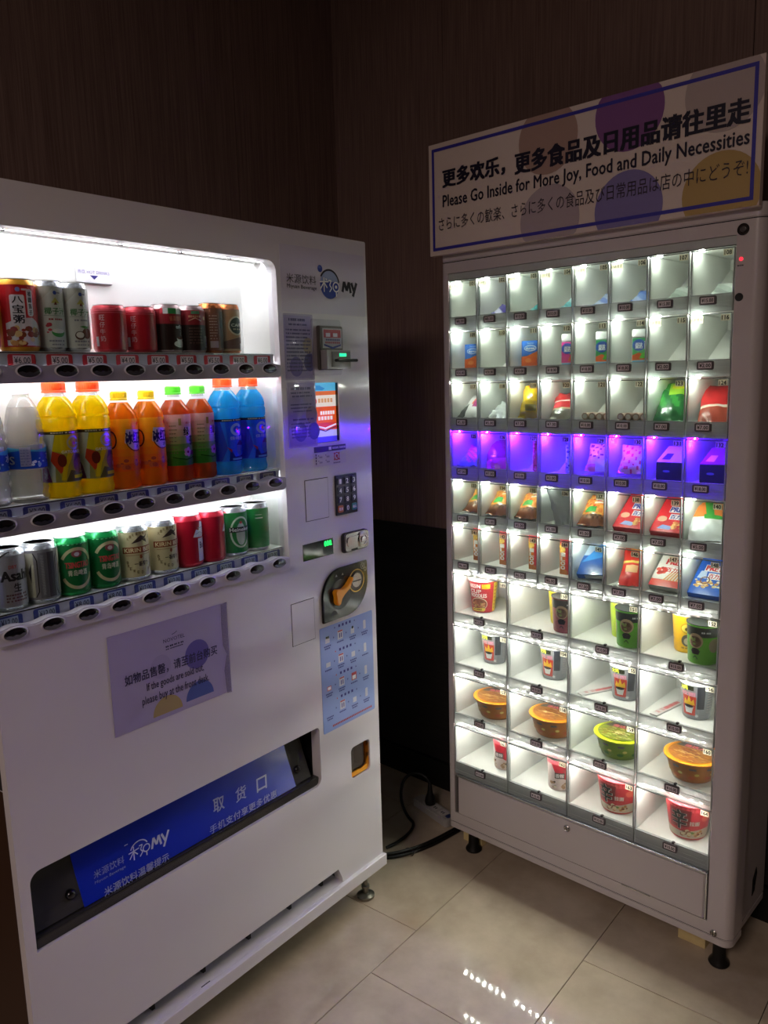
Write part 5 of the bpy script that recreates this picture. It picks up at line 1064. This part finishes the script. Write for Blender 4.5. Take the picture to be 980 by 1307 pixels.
def d_pot(base, top):
    def f(g):
        g.rect(-.12, .070, .12, .094, -.0003, F(top)).rect(-.12, .004, .12, .071, -.0002, F(base)); g.poly(ell(.0, .060, .018, .019, 20), -.0006, F('#b89a78')).poly(ell(.0, .058, .014, .014, 18), -.0008, F('#7a5a44')); dots(g, -.010, .010, .052, .068, 8, ['#c8b070', '#5a3a28', '#8aa050'], 3, -.0010); g.poly([(-.012, .036), (.012, .036), (.008, .026), (-.008, .026)], -.0007, F('#1a1a1c')).poly(ell(0, .036, .010, .006, 12), -.0007, F('#1a1a1c')); g.line([(-.006, .016), (.0, .022), (.006, .014)], .002, -.0006, F('#2a2a2a'))
        for a in (-.045, .045, .08): g.poly(ell(a, .050, .014, .018, 14), -.0006, F('#9a8a70'))
        dashes(g, .014, .034, .080, .004, -.0006, F('#c8c8c8'), 4)
    return f
ye = cup('cup_noodles', .030, .037, .098, F('#e4c428'), d_yel('#8a5a4a')); put(ye, (6, 0), .155, .150, 0, 'yellow noodle cup mostly hidden to the right of the large red cup', GS('seven'))
put(cup('cup_noodles', .032, .0375, .098, F('#9a4a50'), d_pot('#a85a60', '#45403e'), F('#38342f')), (6, 1), .150, .062, 0, 'pink noodle cup with black top in row seven', GS('seven'), yaw=.2)
put(ye, (6, 1), .105, .118, 0, 'yellow noodle cup behind the pink cup', GS('seven'), yaw=.3)
gc = cup('cup_noodles', .034, .039, .100, F('#64b02c'), d_pot('#62b028', '#1e2320'), F('#1e2320')); put(gc, (6, 2), .146, .060, 0, 'green noodle cup with black top in front of the yellow green cup', GS('seven'), yaw=.15); put(gc, (6, 3), .140, .055, 0, 'green noodle cup with black top in front of the orange yellow cup', GS('seven'), yaw=-.15)
yg = cup('cup_noodles', .030, .037, .098, F('#c8d040'), d_yel('#5a8a30', '#b8cc3c')); put(yg, (6, 2), .098, .118, 0, 'yellow green noodle cup behind a green cup in row seven', GS('seven'), yaw=.2)
yo = cup('cup_noodles', .031, .038, .098, F('#eab420'), d_yel('#6a6058', '#ecb41c')); put(yo, (6, 3), .078, .112, 0, 'orange yellow noodle cup behind a green cup at the right end of row seven', GS('seven'), yaw=.3)
def d_grey(g):
    g.rect(-.12, .004, .12, .090, -.0002, F('#7c7e82')).rect(-.030, .004, .024, .090, -.0004, F('#8c8c90')).rect(.018, .030, .036, .090, -.0005, F('#2a2c34')).poly([(-.020, .012), (.014, .012), (.016, .062), (-.018, .064)], -.0006, F('#c03c30'))
    g.poly([(-.016, .040), (-.012, .056), (-.006, .048), (-.001, .064), (.004, .048), (.010, .056), (.013, .040)], -.0008, F('#e8b830')).poly([(-.014, .036), (.010, .036), (.006, .018), (-.010, .018)], -.0010, F('#dcdcdc')).poly(ell(-.002, .036, .012, .004, 14), -.0012, F('#202020')).poly(ell(.018, .012, .004, .004, 10), -.0010, F('#c8c8c8'))
    g.text('火鸡', -.024, -.004, .078, .090, -.0009, F('#e0e040'), .06).rect(-.028, .078, .010, .092, -.0007, F('#20240c')).text('拉面', -.020, .014, .064, .074, -.0010, F('#e890a8'), .05)
    for k in range(9): dashes(g, .044, .070, .020+k*.007, .002, -.0005, F('#b0a0a0'), k)
gy = cup('cup_noodles', .0325, .041, .093, F('#7c7e82'), d_grey, F('#c8c8c4'))
for k, (u, d) in enumerate(((.082, .100), (.094, .100), (.122, .088), (.116, .090))): put(gy, (7, k), u, d, 0, 'grey noodle cup with red panel in the %s compartment of row eight' % ('first', 'second', 'third', 'last')[k], GS('eight'), yaw=(.15, .0, .1, -.1)[k])
def chop():
    t = root('chopsticks_sleeve', cat='packet'); G().box(-.011, -.065, 0, .011, .065, .004, F('#d8d4d2')).build('sleeve', t, bevel=.001, seg=1)
    g = G().rect(-.005, -.015, .006, .05, 0, F('#d87878'))
    for q in range(5): g.text('筷', -.007, .007, -.05+q*.02, -.038+q*.02, -.0003, F('#c84848'))
    g.map(lambda x, y, z: (x, z, .0046-y)); g.build('printing', t); return t
ch = chop(); put(ch, (7, 2), .050, .082, 0, 'white chopsticks sleeve lying beside the third grey cup', GS('eight'), yaw=-.45); put(ch, (7, 3), .044, .085, 0, 'white chopsticks sleeve lying beside the last grey cup', GS('eight'), yaw=-.15)
# bowls
def bowl(rimc, bodyc, topcols, seed, logo):
    t = root('noodle_bowl', cat='bowl'); h = .060; rb, rt = .050, .068
    G().lathe([(rb-.004, 0), (rb, .003), (rb+.004, .016), (rt-.004, h-.006), (rt, h-.003)], F(bodyc), 36).build('bowl_body', t, smooth=True)
    G().lathe([(rt-.003, h-.006), (rt+.003, h-.004), (rt+.0035, h-.001), (rt+.001, h), (rt-.004, h-.0003)], F(rimc), 36).build('bowl_rim', t, smooth=True)
    G().lathe([(rt-.003, h-.0006), (.0005, h+.0006)], F(topcols[0]), 36).build('bowl_lid', t, smooth=True)
    g = G(); rnd = random.Random(seed)
    g.poly(ell(0, 0, .060, .060, 30), -.0002, F(topcols[1])).poly(ell(0, .018, .050, .036, 24, 0, 180), -.0004, F('#46403a'))
    for q in range(110):
        a = rnd.uniform(0, 6.28); r = rnd.uniform(.0, .052); x, z = r*math.cos(a), r*math.sin(a)*.8-.014
        if z < .016: g.line([(x-.006, z-.001), (x, z+.002), (x+.006, z-.0015)], .002, -.0006-.00001*q, F(rnd.choice(topcols[2:])))
    g.text(logo, -.030, .022, .018, .034, -.0016, F('#d8606c'), .06).line([(-.032, .014), (.030, .014)], .001, -.0015, F('#e8c040'))
    g.map(lambda x, y, z: (x, z, h+.0012-y)); g.build('lid_print', t)
    g = G().rect(-.16, .018, .16, .034, -.0004, F(bodyc)); 
    for q in range(8): x = -.14+q*.04; g.poly(ell(x, .018, .009, .005, 12), -.0008, F('#c8581c' if seed != 3 else '#3a7a20')).poly(ell(x+.012, .028, .006, .004, 10), -.0009, F('#e8d068')); g.rect(x-.006, .040, x+.010, .046, -.0006, F('#6a6460'))
    g.build('label_print', t, wrap=(lambda z: rb+.0045+(rt-.008-rb-.0)*(z-.016)/(h-.022)+.0006, .058)); return t
ob = bowl('#e08c10', '#b86c14', ['#8a5218', '#945a1c', '#b07a30', '#74240c', '#94401a', '#d0b078', '#561a0c', '#c8a868', '#a83c34'], 2, '汤达人')
put(ob, (8, 0), .102, .083, 0, 'orange rimmed noodle bowl at the left end of row nine', GS('nine'), yaw=.3); put(ob, (8, 1), .104, .083, 0, 'orange rimmed noodle bowl next to the lime green bowl on its left', GS('nine'), yaw=.15)
put(bowl('#c8d018', '#7e9c1c', ['#6c7a18', '#747e22', '#c0b870', '#485c10', '#b8a458', '#8a4420', '#d0cc90'], 3, '汤达人'), (8, 2), .114, .083, 0, 'lime green noodle bowl with yellow rim', GS('nine'), yaw=.1)
put(ob, (8, 3), .114, .085, 0, 'orange rimmed noodle bowl at the right end of row nine', GS('nine'), yaw=.0)
def d_red(g):
    g.rect(-.12, .004, .12, .094, -.0002, F('#d8c0bc')).poly([(-.030, .094), (.060, .094), (.060, .030), (.020, .034), (-.012, .050)], -.0004, F('#b81c30')).rect(-.12, .082, .12, .094, -.0005, F('#e0606c')).rect(-.016, .040, .012, .058, -.0007, F('#5a4a48')).text('香辣', -.014, .010, .043, .055, -.0009, F('#e8dcd8'), .03)
    dots(g, -.030, .030, .008, .032, 22, ['#e0d0b8', '#c8b090', '#3a2a24', '#d8c0a0', '#a88060'], 2, -.0006, .003, .006)
rc = cup('cup_noodles', .031, .036, .100, F('#d8c0bc'), d_red, F('#d86870')); put(rc, (9, 0), .134, .078, 0, 'red and white noodle cup in the bottom left compartment', GS('ten'), yaw=.1); put(rc, (9, 1), .128, .076, 0, 'red and white noodle cup in the second bottom compartment', GS('ten'), yaw=.6)
def d_shin(g):
    g.rect(-.20, .004, .20, .094, -.0002, F('#c82430')).poly([(-.14, .006), (.02, .006), (.16, .006), (.16, .026), (.05, .034), (-.01, .024), (-.14, .030)], -.0003, F('#c8b8a0')).poly([(-.044, .030), (.010, .040), (.014, .086), (-.040, .088)], -.0005, F('#8a1420')).text('辛', -.034, .002, .032, .084, -.0010, F('#141014'), .035).text('辛', -.0335, .0025, .0315, .0835, -.0006, F('#d8c8c0'), .06).text('拉面', .010, .034, .044, .056, -.0008, F('#e8dcd0'), .04)
    dots(g, -.010, .050, .010, .028, 24, ['#d8b070', '#b88048', '#8a4a28', '#e0c8a0', '#6a8a40'], 6, -.0007, .003, .006); g.rect(-.20, .082, .20, .094, -.0004, F('#e04850')).poly(ell(.052, .064, .014, .010, 14), -.0006, F('#e0604c'))
sh_ = cup('noodle_tub', .044, .058, .098, F('#c82430'), d_shin, F('#e05860')); put(sh_, (9, 2), .112, .083, 0, 'red noodle tub with a large black character in the third bottom compartment', GS('ten'), yaw=.05); put(sh_, (9, 3), .108, .085, 0, 'red noodle tub with a large black character in the bottom right compartment', GS('ten'), yaw=.25)

# ------------------------------------------------------------------ power strip, plug and cords on the floor
ps2 = root('power_strip', Matrix.Translation((-.155, .455, 0)) @ Matrix.Rotation(-.30, 4, 'Z'), 'white power strip lying on the floor between the two machines', 'power strip')
G().prism(rr(-.075, -.026, .115, .026, .014, 5), 0, .028, mat('#a8a4a0', .4)).map(lambda x, y, z: (x, z, y)).build('housing', ps2, bevel=.003)
for x in (-.012, .028, .068): G().prism(rr(x-.015, -.016, x+.015, .016, .003, 2), .028, .0288, mat('#b8b4b0', .4)).box(x-.006, .0286, -.006, x-.003, .0292, .004, BLACK).box(x+.003, .0286, -.006, x+.006, .0292, .004, BLACK).map(lambda x, y, z: (x, z, y)).build('socket', ps2)
G().prism(rr(.092, -.010, .106, .010, .002, 2), .028, .0315, mat('#26346a', .3)).map(lambda x, y, z: (x, z, y)).build('switch', ps2)
def bez(p0, p1, p2, p3, n=14): return [tuple(((1-t)**3*a+3*(1-t)**2*t*b+3*(1-t)*t*t*c_+t**3*d) for a, b, c_, d in zip(p0, p1, p2, p3)) for t in [i/n for i in range(n+1)]]
CB = mat('#0a0a0b', .45)
pg = root('power_plug', Matrix.Translation((-.158, .456, .0294)), 'black plug standing in the white power strip with its cord looping down', 'plug')
G().lathe([(.017, 0), (.019, .008), (.017, .022), (.010, .040), (.008, .056), (.0065, .070), (.003, .078)], CB, 20).build('plug_body', pg, smooth=True)
pth = bez((0, 0, .070), (-.012, 0, .122), (-.095, -.02, .115), (-.098, -.035, .040))+bez((-.098, -.035, .040), (-.100, -.046, .0), (-.050, -.080, -.022), (-.005, -.098, -.0225))[1:]+bez((-.005, -.098, -.0225), (.030, -.12, -.0225), (.040, -.20, -.0225), (.020, -.27, -.0225))[1:]
G().tube(pth, .0052, CB, 10).build('cord', pg, smooth=True)
cr2 = root('cable_bundle', Matrix.Translation((-.08, .42, 0)), 'thick black cord bundle running from the power strip to the drinks machine', 'cord')
for q, (dx, dz) in enumerate(((0, .006), (.011, .006), (.006, .016))):
    pth = bez((.085+dx*.3, .045+dx, dz+.002), (.055+dx, -.02, dz), (.055+dx, -.12, dz), (.010+dx, -.21, dz))+bez((.010+dx, -.21, dz), (-.02+dx, -.27, dz), (-.05+dx, -.30, dz), (-.12, -.34+dx, dz))[1:]
    G().tube(pth, .0055, CB, 10).build('cord_strand', cr2, smooth=True)
G().tube([(.010+.016*math.cos(a)+.008, -.212+.002*math.sin(a*2), .010+.012*math.sin(a)) for a in [k*.35 for k in range(19)]]+[(.040, -.205, .016), (.046, -.200, .024)], .0014, mat('#2a2a2a', .3), 6).build('cable_tie', cr2)
for o in list(bpy.data.objects):
    if o.type == 'EMPTY' and o.parent is None and 'label' not in o: print('UNPLACED', o.name)
